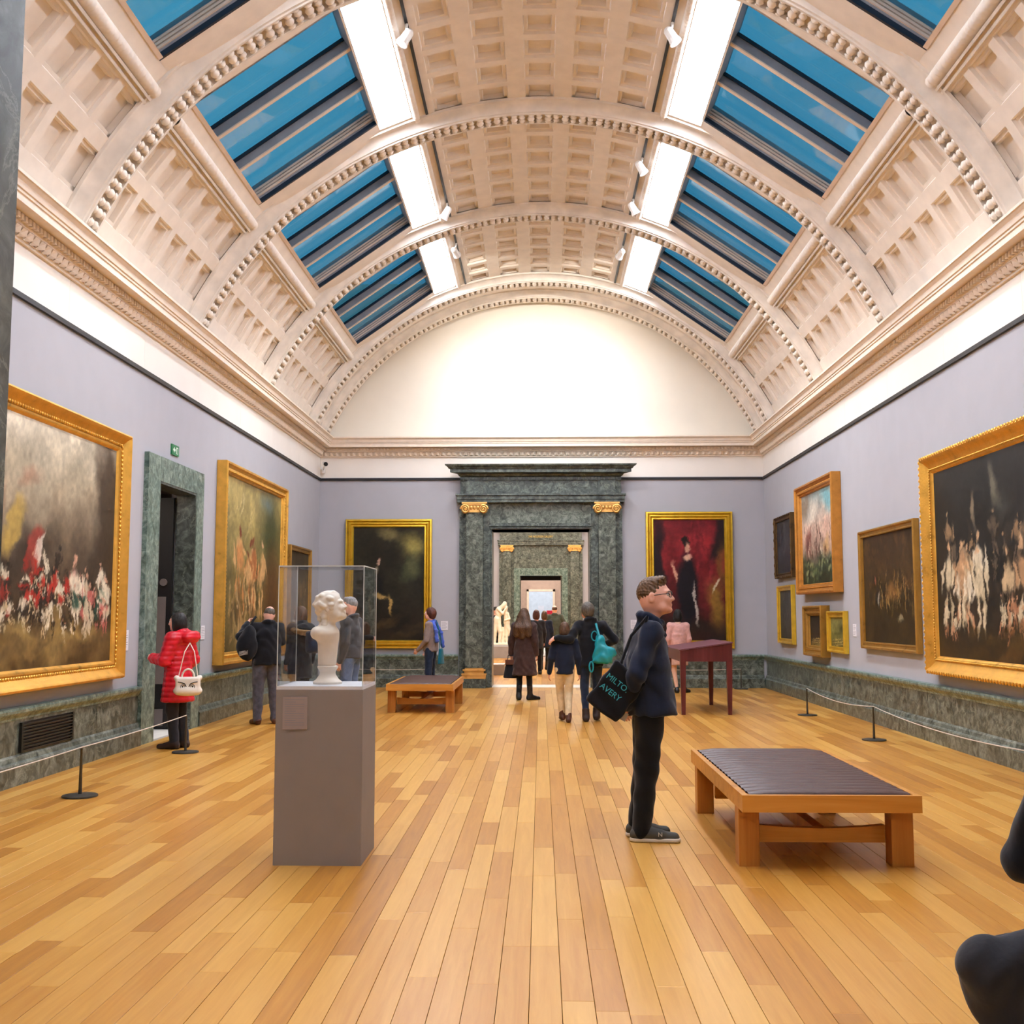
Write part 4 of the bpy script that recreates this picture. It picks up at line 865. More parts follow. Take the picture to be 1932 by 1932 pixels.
# ------------------------------------------------------------------ sculpting: smooth blends of cones, ellipsoids and boxes meshed by surface nets
V3 = lambda p: np.array(p, dtype=float)
class SDF:
    def __init__(s): s.ops = []; s.lo = V3((9,9,9)); s.hi = -s.lo; s.fx = []
    def _b(s, p, r):
        s.lo = np.minimum(s.lo, V3(p)-r); s.hi = np.maximum(s.hi, V3(p)+r)
    def cone(s, a, b, ra, rb=None, k=.02, sub=False):
        rb = ra if rb is None else rb; a, b = V3(a), V3(b)
        if not sub: s._b(a, ra); s._b(b, rb)
        s.ops.append(('c', sub, k, a, b, ra, rb)); return s
    def chain(s, pts, rs, k=.02):
        for i in range(len(pts)-1): s.cone(pts[i], pts[i+1], rs[i], rs[i+1], k)
        return s
    def ell(s, c, r, k=.02, rot=None, sub=False):
        c, r = V3(c), V3(r)
        if not sub: s._b(c, r.max())
        s.ops.append(('e', sub, k, c, r, None if rot is None else np.array(rot))); return s
    def box(s, c, h, rd=.01, k=.01, rot=None, sub=False):
        c, h = V3(c), V3(h)
        if not sub: s._b(c, np.linalg.norm(h))
        s.ops.append(('b', sub, k, c, h, rd, None if rot is None else np.array(rot))); return s
    def col(s, p0, p1, r0, r1, k=.03, sub=False, rd=.02):
        p0, p1 = V3(p0), V3(p1)
        if not sub: s._b(p0, max(r0)); s._b(p1, max(r1))
        s.ops.append(('t', sub, k, p0, p1, V3(r0), V3(r1), rd)); return s
    def cut(s, p, n, k=.006): s.ops.append(('p', True, k, V3(p), V3(n)/np.linalg.norm(n))); return s
    def disp(s, fn): s.fx.append(fn); return s
    def ev(s, P):
        d = None
        for o in s.ops:
            t = o[0]
            if t == 'c':
                a, b, ra, rb = o[3:]; ab = b-a; q = P-a; h = np.clip(q@ab/max(ab@ab,1e-9),0,1); e = np.sqrt(((q-h[:,None]*ab)**2).sum(1))-(ra+(rb-ra)*h)
            elif t == 'e':
                q = P-o[3]
                if o[5] is not None: q = q@o[5]
                k0 = np.sqrt(((q/o[4])**2).sum(1)); k1 = np.sqrt(((q/o[4]**2)**2).sum(1)); e = k0*(k0-1)/np.maximum(k1,1e-6); e = np.where(k0 < 1e-3, -o[4].min(), e)
            elif t == 'b':
                q = P-o[3]
                if o[6] is not None: q = q@o[6]
                w = np.abs(q)-(o[4]-o[5]); e = np.sqrt((np.maximum(w,0)**2).sum(1))+np.minimum(w.max(1),0)-o[5]
            elif t == 't':
                p0, p1, r0, r1, rd = o[3:]; f = np.clip((P[:,2]-p0[2])/(p1[2]-p0[2]),0,1)[:,None]; c = p0+(p1-p0)*f; r = r0+(r1-r0)*f
                q = (P[:,:2]-c[:,:2])/r[:,:2]; e = (np.sqrt((q**2).sum(1))-1)*r[:,:2].min(1); ez = np.maximum(min(p0[2],p1[2])-P[:,2], P[:,2]-max(p0[2],p1[2]))
                g = np.maximum(rd-np.abs(e-ez),0)/rd; e = np.maximum(e,ez)+g*g*rd*.25
            else:
                e = -((P-o[3])@o[4])
            k = o[2]
            if d is None: d = e
            elif o[1]:
                e = -e; g = np.maximum(k-np.abs(d-e),0)/k; d = np.maximum(d,e)+g*g*k*.25
            else:
                g = np.maximum(k-np.abs(d-e),0)/k; d = np.minimum(d,e)-g*g*k*.25
        for f in s.fx: d = d+f(P)
        return d
    def mesh(s, name, h):
        B = 4; lo = s.lo-3*h; hi = s.hi+3*h; nc = np.ceil((hi-lo)/(B*h)).astype(int)+1
        ax = [lo[i]+(np.arange(nc[i])+.5)*B*h for i in range(3)]; G = np.stack(np.meshgrid(*ax, indexing='ij'),-1).reshape(-1,3)
        dc = s.ev(G).reshape(nc); act = np.abs(dc) < B*h*1.35+.012
        D = np.repeat(np.repeat(np.repeat(dc,B,0),B,1),B,2); Am = np.repeat(np.repeat(np.repeat(act,B,0),B,1),B,2)
        ii = np.argwhere(Am); Pf = lo+(ii+.5)*h
        out = np.empty(len(Pf))
        for c in range(0, len(Pf), 200000): out[c:c+200000] = s.ev(Pf[c:c+200000])
        D[Am] = out; S = D < 0
        c8 = [(i,j,k) for i in (0,1) for j in (0,1) for k in (0,1)]; n = np.array(D.shape)-1
        sub = lambda A, o: A[o[0]:o[0]+n[0], o[1]:o[1]+n[1], o[2]:o[2]+n[2]]
        cnt = sum(sub(S,o).astype(np.int8) for o in c8); cell = np.argwhere((cnt > 0) & (cnt < 8))
        vals = np.stack([D[tuple((cell+np.array(o)).T)] for o in c8],1)
        acc = np.zeros((len(cell),3)); m = np.zeros(len(cell))
        for a in range(8):
            for b in range(a+1,8):
                oa, ob = np.array(c8[a]), np.array(c8[b])
                if np.abs(oa-ob).sum() != 1: continue
                va, vb = vals[:,a], vals[:,b]; x = (va < 0) != (vb < 0); t = np.where(x, va/np.where(va-vb == 0,1,va-vb), 0)
                acc += np.where(x[:,None], oa+(ob-oa)*t[:,None], 0); m += x
        co = lo+(cell+.5+acc/m[:,None])*h
        idx = np.full(D.shape, -1, dtype=np.int64); idx[tuple(cell.T)] = np.arange(len(cell)); F = []
        for axi in range(3):
            u, v = [(1,2),(2,0),(0,1)][axi]; e = np.zeros(3,int); e[axi] = 1
            sl0 = tuple(slice(0,-1) if i == axi else slice(1,-1) for i in range(3)); sl1 = tuple(slice(1,None) if i == axi else slice(1,-1) for i in range(3))
            x = S[sl0] != S[sl1]; pos = np.argwhere(x)+np.array([0 if i == axi else 1 for i in range(3)])
            if not len(pos): continue
            du = np.zeros(3,int); du[u] = 1; dv = np.zeros(3,int); dv[v] = 1
            q = np.stack([idx[tuple((pos-o).T)] for o in (0*du, du, du+dv, dv)],1); fl = ~S[tuple(pos.T)]; q[fl] = q[fl][:,::-1]; F.append(q[(q >= 0).all(1)])
        F = np.concatenate(F); me = bpy.data.meshes.new(name); fast_mesh(me, co, F); me.shade_smooth(); return me
    def build(s, name, mat, parent, h): return link(name, s.mesh(name, h), mat, parent)
def wrinkle(amp, f=28, seed=0):
    return lambda P: amp*(np.sin(P[:,2]*f+2.1*np.sin(P[:,0]*17+seed)+1.3*P[:,1]*20)*np.sin(P[:,0]*19+P[:,1]*23+seed*1.7+1.5*np.sin(P[:,2]*11)))
def nrm(v): v = V3(v); return v/max(np.linalg.norm(v),1e-9)
# ------------------------------------------------------------------ people
def cloth(name, col, rough=.85, var=.12, nscale=18, sheen=.2): return plain(name, col, rough, 0, var, nscale, bump=.45, bscale=13, spec=.2, sheen=sheen)
def hairm(name, col):
    m, t, b = nt(name); c = s2l(col); co = N(t, 'TexCoord'); mp = N(t, 'Mapping'); mp.inputs['Scale'].default_value = (90,90,9); no = N(t, 'TexNoise', Scale=1.0, Detail=3.0, Distortion=.8)
    t.links.new(co.outputs['Object'], mp.inputs[0]); t.links.new(mp.outputs[0], no.inputs['Vector']); t.links.new(ramp(t, no.outputs['Fac'], [(.3, tuple(x*.45 for x in c)), (.55, c), (.75, tuple(min(1,x*1.7) for x in c))]), b.inputs['Base Color'])
    b.inputs['Roughness'].default_value = .55; bp = N(t, 'Bump', Strength=.5, Distance=.006); t.links.new(no.outputs['Fac'], bp.inputs['Height']); t.links.new(bp.outputs['Normal'], b.inputs['Normal']); return m
M.update(skin=plain('warm_skin', 'edb29b', .5, var=.06, nscale=20), skin2=plain('light_skin', 'efc3ab', .5, var=.05, nscale=20),
    hair_br=hairm('brown_hair', '5a3d26'), hair_lt=hairm('sandy_brown_hair', '6b4e35'), hair_bk=hairm('black_hair', '17110f'), hair_rd=hairm('auburn_hair', '5b2d22'), hair_gr=hairm('grey_hair', '8f8c8c'), hair_gb=hairm('greying_brown_hair', '5d544a'),
    navy=cloth('navy_cotton', '1a2236'), blackc=cloth('black_cloth', '14141a'), charcoal=cloth('charcoal_cloth', '2a2a30'), jeans=cloth('dark_blue_jeans', '222e44', .85, .25), jeansb=cloth('washed_blue_jeans', '53688e', .85, .25), greyjean=cloth('grey_jeans', '54525c', .85, .3), red=plain('red_puffer_nylon', 'd4142c', .42, var=.2, nscale=12), brown=cloth('brown_wool_coat', '45302c', .9, .25), taupe=cloth('taupe_knit', '8d7a72', .9), blue=cloth('blue_scarf_wool', '4c62b8', .9, .35), teal=plain('teal_nylon', '0f8f9c', .45, var=.2), tealbag=cloth('petrol_blue_bag_cloth', '0c6072'), cream=cloth('cream_cotton', 'dcc6a0'), pink=cloth('pink_blouse', 'd9a59c'), pinksk=cloth('beige_pink_skirt', 'c99a84'), olive=cloth('olive_green_coat', '3f4438'), fur=cloth('tan_fur_trim', '8a6b42', .95, .4, 80), greencl=cloth('green_knit', '0f5a38'), bootbr=plain('brown_leather_shoe', '5a3222', .5), bootdk=plain('dark_brown_suede', '33231f', .7), shoebk=plain('black_leather_shoe', '131214', .45), sneaker=plain('grey_suede_sneaker', '45443f', .7, var=.2), sole=plain('off_white_rubber_sole', 'cfc9bd', .6), whitebag=plain('white_bag_leather', 'efe8dc', .45), eyew=plain('eye_white', 'e8e2da', .3), eyed=plain('dark_iris', '2a1d16', .2), trsblk=cloth('black_trousers', '101013'), tights=cloth('black_tights', '191a1e'), greyjk=cloth('grey_black_jacket', '3a3a3e', .7))
J0 = dict(pel=(0,0,.93), waist=(0,.0,1.07), chest=(0,.0,1.27), neck=(0,-.015,1.455), head=(0,.02,1.635),
    shR=(.175,-.01,1.405), elR=(.225,-.04,1.12), wrR=(.235,.03,.87), shL=(-.175,-.01,1.405), elL=(-.225,-.04,1.12), wrL=(-.235,.03,.87),
    hipR=(.088,0,.91), knR=(.095,.015,.49), anR=(.095,-.02,.085), toR=(.115,.13,.035), hipL=(-.088,0,.91), knL=(-.095,.015,.49), anL=(-.095,-.02,.085), toL=(-.115,.13,.035))
def rotm(yaw=0, pitch=0, roll=0):
    return np.array(Matrix.Rotation(R(yaw),3,'Z') @ Matrix.Rotation(R(pitch),3,'X') @ Matrix.Rotation(R(roll),3,'Y'))
def add_head(s, hp, Q, hs, fem=False):
    T = lambda p: V3(hp)+Q@(V3(p)*hs); r = lambda *a: V3(a)*hs
    E = lambda c, rr, k=.02, sub=False, q=None: s.ell(T(c), r(*rr), k*hs, Q if q is None else Q@q, sub)
    E((0,-.014,.03),(.074,.094,.085),.05); E((0,.028,-.028),(.058,.062,.082),.04); E((0,-.02,-.03),(.062,.07,.06),.04)
    s.cone(T((-.035,.045,-.075)),T((.035,.045,-.075)),.028*hs,.028*hs,.03); E((0,.074,-.092),(.024,.02,.018),.02)
    E((0,.08,.022),(.044,.014,.010),.018)
    s.cone(T((0,.086,.012)),T((0,.106,-.027)),.0075*hs,.0115*hs,.012); E((-.012,.1,-.03),(.008,.009,.007),.006); E((.012,.1,-.03),(.008,.009,.007),.006)
    for x in (-.03,.03):
        E((x,.092,.002),(.018,.012,.011),.01,True)
        E((x*1.0,.078,-.03),(.022,.016,.02),.02)
        E((math.copysign(.077,x),-.010,-.006),(.010,.020,.032),.008,False,rotm(0,-12,0)); E((math.copysign(.088,x),-.006,-.004),(.006,.010,.018),.004,True)
    E((0,.088,-.057),(.023,.010,.0055),.006); E((0,.086,-.067),(.019,.010,.006),.006)
def add_hand(s, W, d, a, n, S, curl=(20,35), big=1.0):
    d, a, n = nrm(d), nrm(a), nrm(n); q = S*big
    for o in (-.022,0,.022): s.cone(V3(W)-d*.01, V3(W)+d*.085*q+a*o*q, .021*q, .0135*q, .012)
    for i, (L1, L2) in enumerate(((.04,.034),(.044,.04),(.041,.036),(.033,.028))):
        b = V3(W)+d*(.088-.006*abs(i-1.2))*q+a*(.031-.0205*i)*q; c1, c2 = R(curl[0]+4*i), R(curl[0]+curl[1]+5*i)
        m = b+(d*math.cos(c1)+n*math.sin(c1))*L1*q; e = m+(d*math.cos(c2)+n*math.sin(c2))*L2*q
        s.cone(b,m,.0095*q,.0085*q,.004); s.cone(m,e,.0085*q,.007*q,.004)
    b = V3(W)+d*.025*q+a*.026*q; m = b+nrm(d*.75+a*.62+n*.15)*.038*q; e = m+nrm(d*.95+a*.15+n*.3)*.032*q
    s.cone(b,m,.0135*q,.0105*q,.01); s.cone(m,e,.0105*q,.0085*q,.004)
class Person:
    def __init__(s, label, loc, rz, H=1.72, pose=None, head=(0,0,0), build=1.0, skin='skin', h=.011, hs=1.0, z=0.0, curl=None, hand_axes=None, seat=False):
        s.S = H/1.75; s.h = h; s.b = build; S = s.S
        s.t = thing('person', label, 'person', (loc[0],loc[1],z), R(rz))
        s.J = {k: V3(v)*S for k, v in {**J0, **(pose or {})}.items()}; J = s.J; s.Q = rotm(*head); s.hs = S*hs*1.03
        q = SDF(); b = build
        q.ell(J['pel'],V3((.15*b,.105*b,.11))*S,.04).ell(J['waist'],V3((.128*b,.092*b,.13))*S,.06).ell(J['chest'],V3((.16*b,.108*b,.17))*S,.06)
        q.cone(J['shL'],J['shR'],.055*S,.055*S,.05); q.cone(J['neck']-V3((0,0,.03)),J['head']+s.Q@V3((0,-.02,-.07))*S,.056*S*b**.5,.05*S,.03)
        for e in 'LR':
            q.cone(J['hip'+e],J['kn'+e],.083*S*b,.054*S,.03).cone(J['kn'+e],J['an'+e],.053*S,.034*S,.02).cone(J['an'+e]-V3((0,0,.02))*S,J['to'+e]-V3((0,0,.006))*S,.03*S,.018*S,.02)
            q.cone(J['sh'+e],J['el'+e],.048*S,.037*S,.03).cone(J['el'+e],J['wr'+e],.037*S,.025*S,.02)
            d = nrm(J['wr'+e]-J['el'+e]); sg = 1 if e == 'R' else -1
            if hand_axes and e in hand_axes: d2, a, n = hand_axes[e]; d = V3(d2)
            else:
                n = V3((-sg,0,0)); n = nrm(n-d*(n@d)); a = np.cross(n,d)*sg; a = a if a[1] > 0 else -a
            add_hand(q, J['wr'+e], d, a, n, S, (curl or {}).get(e,(18,30)))
        add_head(q, J['head'], s.Q, s.hs); s.body = q.build('body', M[skin], s.t, h)
        for x in (-.03,.03):
            o = MB(); c = J['head']+s.Q@(V3((x,.083,.002))*s.hs); o.ellip(c,(.0125*s.hs,)*3,10,6); eo = o.build('eye', M['eyew'], s.t, True)
            o = MB(); c2 = J['head']+s.Q@(V3((x,.0915,.002))*s.hs); o.ellip(c2,(.0058*s.hs,)*3,8,5); o.build('iris', M['eyed'], eo, True)
    def T(s, p): return s.J['head']+s.Q@(V3(p)*s.hs)
    def hair(s, mat, style='short', rough=.003):
        q = SDF(); E = lambda c, r, k=.02, sub=False: q.ell(s.T(c), V3(r)*s.hs, k, s.Q, sub)
        if style != 'bald':
            E((0,-.016,.032),(.079,.098,.09),.02) if style != 'short' else E((0,-.018,.03),(.0775,.0955,.088),.02)
            if style == 'short': E((0,.004,.088),(.062,.078,.036),.03); E((.01,.055,.098),(.045,.03,.024),.02)
        else: E((0,-.02,.022),(.078,.094,.084),.02)
        if style in ('bob','long','vlong'):
            E((0,-.035,-.06),(.088,.085,.1),.05)
            for x in (-.062,.062): E((x,.015,-.05),(.028,.04,.09),.03)
        if style == 'long':
            b0 = s.T((0,-.06,-.1)); q.cone(b0, s.J['chest']+V3((0,-.115,.05))*s.S, .085*s.S, .075*s.S, .05)
        if style == 'vlong':
            c = s.J['chest']
            for x in (-.1,0,.1): q.chain([s.T((x*.5,-.05,-.05)), c+V3((x,-.12,.1))*s.S, c+V3((x*1.25,-.135,-.06+.04*abs(x)*10))*s.S], [.07*s.S,.075*s.S,.055*s.S], .05)
            for x in (-.1,.1): q.cone(s.T((x*.6,-.02,-.07)), s.J['neck']+V3((x*1.3,-.04,-.06))*s.S, .05*s.S, .05*s.S, .05)
        if style == 'curly': E((0,-.03,.0),(.095,.1,.1),.03); E((0,-.05,-.06),(.07,.06,.06),.03)
        E((0,.11,-.045),(.066,.075,.098),.015,True)
        if style in ('short','bald'): q.cut(s.T((0,-.05,-.085)), s.Q@V3((0,.5,-1))*1.0); q.cut(s.T((0,.055,-.0)), s.Q@V3((0,1,-.25)))
        if style == 'bald': E((0,.01,.125),(.075,.1,.075),.02,True)
        if rough: q.disp(lambda P: rough*np.sin(P[:,0]*160+3*np.sin(P[:,2]*60))*np.sin(P[:,2]*150+P[:,1]*130))
        return q.build('hair', M[mat], s.t, s.h*.9)
    def trousers(s, mat, w=1.0, ank=.075, h=None, wr=.004, seed=0):
        J, S = s.J, s.S; q = SDF(); q.ell(J['pel']+V3((0,0,.02))*S,V3((.168*s.b,.122*s.b,.13))*S,.05)
        for e in 'LR':
            q.cone(J['hip'+e],J['kn'+e],.098*S*s.b*(.6+.4*w),.07*S*w,.03); q.cone(J['kn'+e],J['an'+e]+V3((0,0,ank-.085))*S,.07*S*w,.055*S*w,.02)
        if wr: q.disp(wrinkle(wr,30,seed))
        return q.build('trousers', M[mat], s.t, h or s.h)
    def coat(s, mat, hem, hemr=(.2,.15), name='jacket', slv=1.0, extra=None, wr=.005, seed=0, collar=.0, shoulder=.07, top=None, hemc=(0,0), sleeves=True, h=None):
        J, S = s.J, s.S; q = SDF(); b = s.b
        q.ell(J['chest'],V3((.182*b,.13*b,.18))*S,.04).ell(J['waist'],V3((.162*b,.125*b,.15))*S,.06)
        q.cone(J['shL'],J['shR'],shoulder*S,shoulder*S,.05)
        c = J['chest'].copy(); p = J['pel']; z0 = hem*S
        q.col((p[0]+hemc[0]*S,p[1]+hemc[1]*S,z0),(c[0],c[1],c[2]-.05*S),(hemr[0]*S,hemr[1]*S),(.175*b*S,.125*b*S),.05)
        if sleeves:
            for e in 'LR': q.cone(J['sh'+e],J['el'+e],.068*S*slv,.056*S*slv,.03).cone(J['el'+e],J['wr'+e]-nrm(J['wr'+e]-J['el'+e])*.005,.056*S*slv,.043*S*slv,.02)
        n = J['neck']
        if collar:
            ring = [n+V3((.075*math.cos(a), .0+.078*math.sin(a), collar-.005-.03*math.sin(a)))*S for a in np.linspace(0,2*PI,13)]
            for i in range(12): q.cone(ring[i], ring[i+1], .022*S, .022*S, .015)
            q.cone(n+V3((0,-.01,-.05))*S, n+V3((0,-.01,-.0))*S, .085*S, .078*S, .03)
        if extra: extra(q, J, S)
        q.cone(n+V3((0,.02,-.0))*S, n+V3((0,.03,.2))*S, .056*S, .075*S, .012, True)
        if wr: q.disp(wrinkle(wr,26,seed))
        return q.build(name, M[mat], s.t, h or s.h)
    def shoes(s, mat, boot=0, sole=None, h=None):
        for e in 'LR':
            a, t = s.J['an'+e], s.J['to'+e]; S = s.S; d = t-a; d[2] = 0; d = nrm(d); q = SDF(); zb = min(a[2]-.085*S, t[2]-.035*S)
            up = V3((0,0,1)); hb = V3((a[0],a[1],zb))-d*.035*S; fb = V3((t[0],t[1],t[2]-.035*S))+d*.05*S
            q.cone(hb+up*.045*S, fb+up*.03*S, .043*S, .035*S, .03); q.cone(a+d*.02*S-up*.012*S, fb*.6+hb*.4+up*.045*S, .04*S, .036*S, .03); q.cone(hb+up*.02*S, fb+up*.018*S, .034*S, .03*S, .01); q.cone(hb+up*.06*S+d*.02*S, a+up*.02*S, .043*S, .042*S, .03)
            if boot: q.cone(a, a+(s.J['kn'+e]-a)*boot, .05*S, .055*S, .03)
            q.cut((0,0,zb+.002 if abs(hb[2]-fb[2]) < .01 else min(hb[2],fb[2])), (0,0,-1))
            so = q.build('shoe', M[mat], s.t, h or min(s.h,.009))
            if sole:
                m = SDF(); m.cone(hb+up*.016*S, fb+up*.014*S, .044*S, .042*S, .01); m.box((hb+fb)/2+up*.014*S, V3((.3,.3,.016))*S, .004, .004); m.ops[-1] = ('p', True, .006, hb+up*.03*S, V3((0,0,1))); m.lo = np.minimum(hb,fb)-.06; m.hi = np.maximum(hb,fb)+.06; m.cut(hb+up*.002,(0,0,-1))
                m.build('sole', M[sole], so, h or min(s.h,.009))
# ---- the man in glasses, right of centre
man = Person('man in glasses and dark navy jacket standing in profile with hands behind back', (.775,7.85), -90, 1.83,
    dict(pel=(0,-.01,.90), waist=(0,-.01,1.06), chest=(0,-.01,1.25), neck=(0,.005,1.445), head=(0,.045,1.625), shR=(.17,0,1.39), elR=(.235,-.11,1.11), wrR=(.12,-.165,.90), shL=(-.17,0,1.39), elL=(-.235,-.11,1.11), wrL=(-.03,-.18,.91),
         hipR=(.085,-.01,.89), knR=(.085,-.035,.49), anR=(.085,-.075,.085), toR=(.10,.09,.035), hipL=(-.085,-.01,.89), knL=(-.085,-.03,.49), anL=(-.09,-.09,.085), toL=(-.11,.055,.035)),
    head=(-16,7,0), build=1.06, h=.0065, hs=1.08, skin='skin', curl={'R':(35,55),'L':(30,40)},
    hand_axes={'R':((-.55,-.35,-.75),(-.2,-.8,.4),(-.7,.5,.3)), 'L':((.8,-.1,-.5),(0,-.9,.3),(0,.6,-.8))})
man.hair('hair_lt','short',.004); man.trousers('trsblk',1.13,.07,wr=.006,seed=2)
def mx(q, J, S):
    n = J['neck']
    for x in (-1,1): q.chain([n+V3((.07*x,-.02,.035))*S, n+V3((.062*x,.06,-.01))*S, n+V3((.03*x,.1,-.085))*S], [.02*S,.022*S,.014*S], .012)
man.coat('navy',.825,(.205,.178),'jacket',1.08,mx,.0085,3,.035,hemc=(0,.015))
man.shoes('sneaker',0,'sole',.0065)
g = MB()   # glasses
def hp(x,y,z): return tuple(man.T((x,y,z)))
for x in (-.032,.032):
    pts = [hp(x+.0235*math.cos(a),.104-abs(x+.0235*math.cos(a))*.18,.002+.018*math.sin(a)) for a in np.linspace(0,2*PI,17)]; g.tube(pts,.0024,6,False)
    g.tube([hp(math.copysign(.0555,x),.094,.006),hp(math.copysign(.077,x),.06,.008),hp(math.copysign(.08,x),-.005,.006),hp(math.copysign(.077,x),-.02,-.012)],.0028,6)
g.tube([hp(-.009,.1035,.006),hp(0,.107,.009),hp(.009,.1035,.006)],.0024,6)
go = g.build('glasses', M['black'], man.t, True)
for x in (-.032,.032):
    l = MB(); ring = [hp(x+.023*math.cos(a),.104-abs(x+.023*math.cos(a))*.18,.002+.0175*math.sin(a)) for a in np.linspace(0,2*PI,16,endpoint=False)]; l.add(ring,[tuple(range(16))]); l.build('lens', M['acrylic'], go)
sh = man.J['toR']; nm = text_mesh('shoe_mark','N',.042,M['sole'],man.t,.002); nm.location = (sh[0]+.043, .045, .045); nm.rotation_euler = (PI/2,0,PI/2)
for e in 'LR':
    a_, t_0 = man.J['an'+e], man.J['to'+e]; lc = MB()
    for k in range(4):
        f = .25+.16*k; p = a_*(1-f)+t_0*f; z = .098-.012*k; lc.tube([(p[0]-.024,p[1]-.004,z-.014),(p[0],p[1],z),(p[0]+.024,p[1]+.004,z-.014)],.0035,5)
    lc.build('shoe_laces', M['steel'], man.t)
for x in (-.03,.03):
    eb = MB(); eb.tube([hp(x-.018,.092-abs(x-.018)*.1,.019),hp(x,.0945,.0235),hp(x+.018,.092-abs(x+.018)*.1,.019)],[.002,.0035,.002],6); eb.build('eyebrow', M['hair_lt'], man.t)
# tote bag slung behind him: local frame centred on the bag, hanging tilted
tb = thing('tote_bag','black tote bag with turquoise lettering hanging behind the man in glasses','bag',(.52,7.64,1.04))
q = SDF(); A = R(-38); Rb = np.array(Matrix.Rotation(-A,3,'Y'))
def BL(u,v,w=0): p = Rb@V3((u,w,v)); return p
q.box((0,0,0),(.135,.022,.175),.02,.01,Rb); q.disp(lambda P: .005*np.sin(P[:,0]*40+P[:,2]*22))
q.build('bag_body', M['blackc'], tb, .008)
M['turq'] = plain('turquoise_print','3bb3c4',.6)
for body, v in (('MILTO.',.035),('AVERY',-.045)):
    tx = text_mesh('lettering', body, .058, M['turq'], tb, .0015); p = BL(-.03,v,-.0285); tx.location = p; tx.rotation_euler = (PI/2, -A, 0); tx.rotation_euler = (Matrix.Rotation(-A,3,'Y') @ Matrix.Rotation(PI/2,3,'X')).to_euler(); tx.scale = (.98,1,1)
st = MB(); a0 = BL(-.09,.17); a1 = BL(.1,.17); shd = V3((.775,7.68,1.56))-V3((.53,7.66,1.04))
for a in (a0,a1): st.tube([tuple(a),tuple(a*.5+shd*.5+V3((-.03,-.0,.03))),tuple(shd+V3((-.02,0,.0)))],.011,6)
st.build('strap', M['blackc'], tb)
lf = thing('leaflet','folded grey leaflet held behind the back of the man in glasses','paper',(.535,7.74,.885))
m = MB(); Rl = Matrix.Rotation(R(28),3,'Y'); m.add([tuple(Rl @ Vector(p)) for p in [(-.07,-.002,-.03),(.075,-.002,-.03),(.075,-.002,.03),(-.07,-.002,.03),(-.07,.002,-.03),(.075,.002,-.03),(.075,.002,.03),(-.07,.002,.03)]],[(0,1,2,3),(7,6,5,4),(0,4,5,1),(1,5,6,2),(2,6,7,3),(3,7,4,0)])
m.build('sheet', plain('grey_paper','a9a7a8',.7), lf)
# ---- person in the red coat
rc = Person('person in red puffer coat with long black hair beside the left doorway', (-4.31,12.93), 76, 1.60, dict(head=(0,.035,1.63), elL=(-.25,.05,1.13), wrL=(-.17,.27,1.16), elR=(.25,-.06,1.13), wrR=(.2,.1,.98), toL=(-.1,.13,.035), anL=(-.08,-.02,.085), anR=(.09,-.06,.085), toR=(.11,.09,.035)), head=(18,-4,0), h=.0095)
rc.hair('hair_bk','bob',.002); rc.trousers('charcoal',1.1,.1); rc.shoes('bootdk',.35)
def rx(q, J, S):
    n = J['neck']; q.ell(n+V3((0,-.15,-.02))*S,V3((.16,.1,.085))*S,.04); q.ell(n+V3((0,-.14,.05))*S,V3((.08,.05,.05))*S,.02,None,True); q.cone(n+V3((-.1,-.05,-.01))*S,n+V3((.1,-.05,-.01))*S,.06*S,.06*S,.04)
_pc = SDF.mesh
def _quilt(s, name, h): s.disp(lambda P: -.007*np.abs(np.sin(P[:,2]*52))+.003*np.sin(P[:,0]*60+P[:,1]*60)); return _pc(s, name, h)
SDF.mesh = _quilt; rc.coat('red',.60,(.225,.2),'puffer_coat',1.35,rx,.0,0,.03,.085); SDF.mesh = _pc
o = SDF(); o.ell((0,.075*rc.S,1.05*rc.S),(.1,.075,.2),.02); o.build('green_top', M['greencl'], rc.t, .012)
hb = thing('handbag','white leather handbag with a printed face hanging by the red coat','bag',(-4.11,12.68,.64), R(14))
q = SDF(); q.box((0,0,.11),(.14,.05,.1),.03,.02); q.ell((0,0,.05),(.165,.07,.06),.03); q.cone((-.13,0,.2),(-.1,0,.17),.03,.02,.02); q.cone((.13,0,.2),(.1,0,.17),.03,.02,.02); q.build('bag_body', M['whitebag'], hb, .008)
m = MB(); m.tube([(.07*math.cos(a),-.01,.2+.1*math.sin(a)) for a in np.linspace(0,PI,12)],.011,8); m.build('handle', M['whitebag'], hb, True)
m = MB(); m.tube([(-.11,0,.2),(-.05,.03,.5),(0,.14,.6)],.006,6); m.tube([(.11,0,.2),(.06,.03,.5),(0,.14,.6)],.006,6); m.build('shoulder_strap', M['whitebag'], hb)
m = MB()
for x in (-.055,.055):
    m.tube([(x+.024*math.cos(a),-.055,.1+.024*math.sin(a)) for a in np.linspace(0,2*PI,13)],.003,5,False); m.ellip((x,-.053,.1),(.011,.006,.011),8,4)
    m.tube([(x*.25,-.054,.10),(x*.6,-.056,.135),(x*1.4,-.054,.15),(x*2,-.05,.155)],.005,6)
m.build('printed_marks', M['black'], hb)
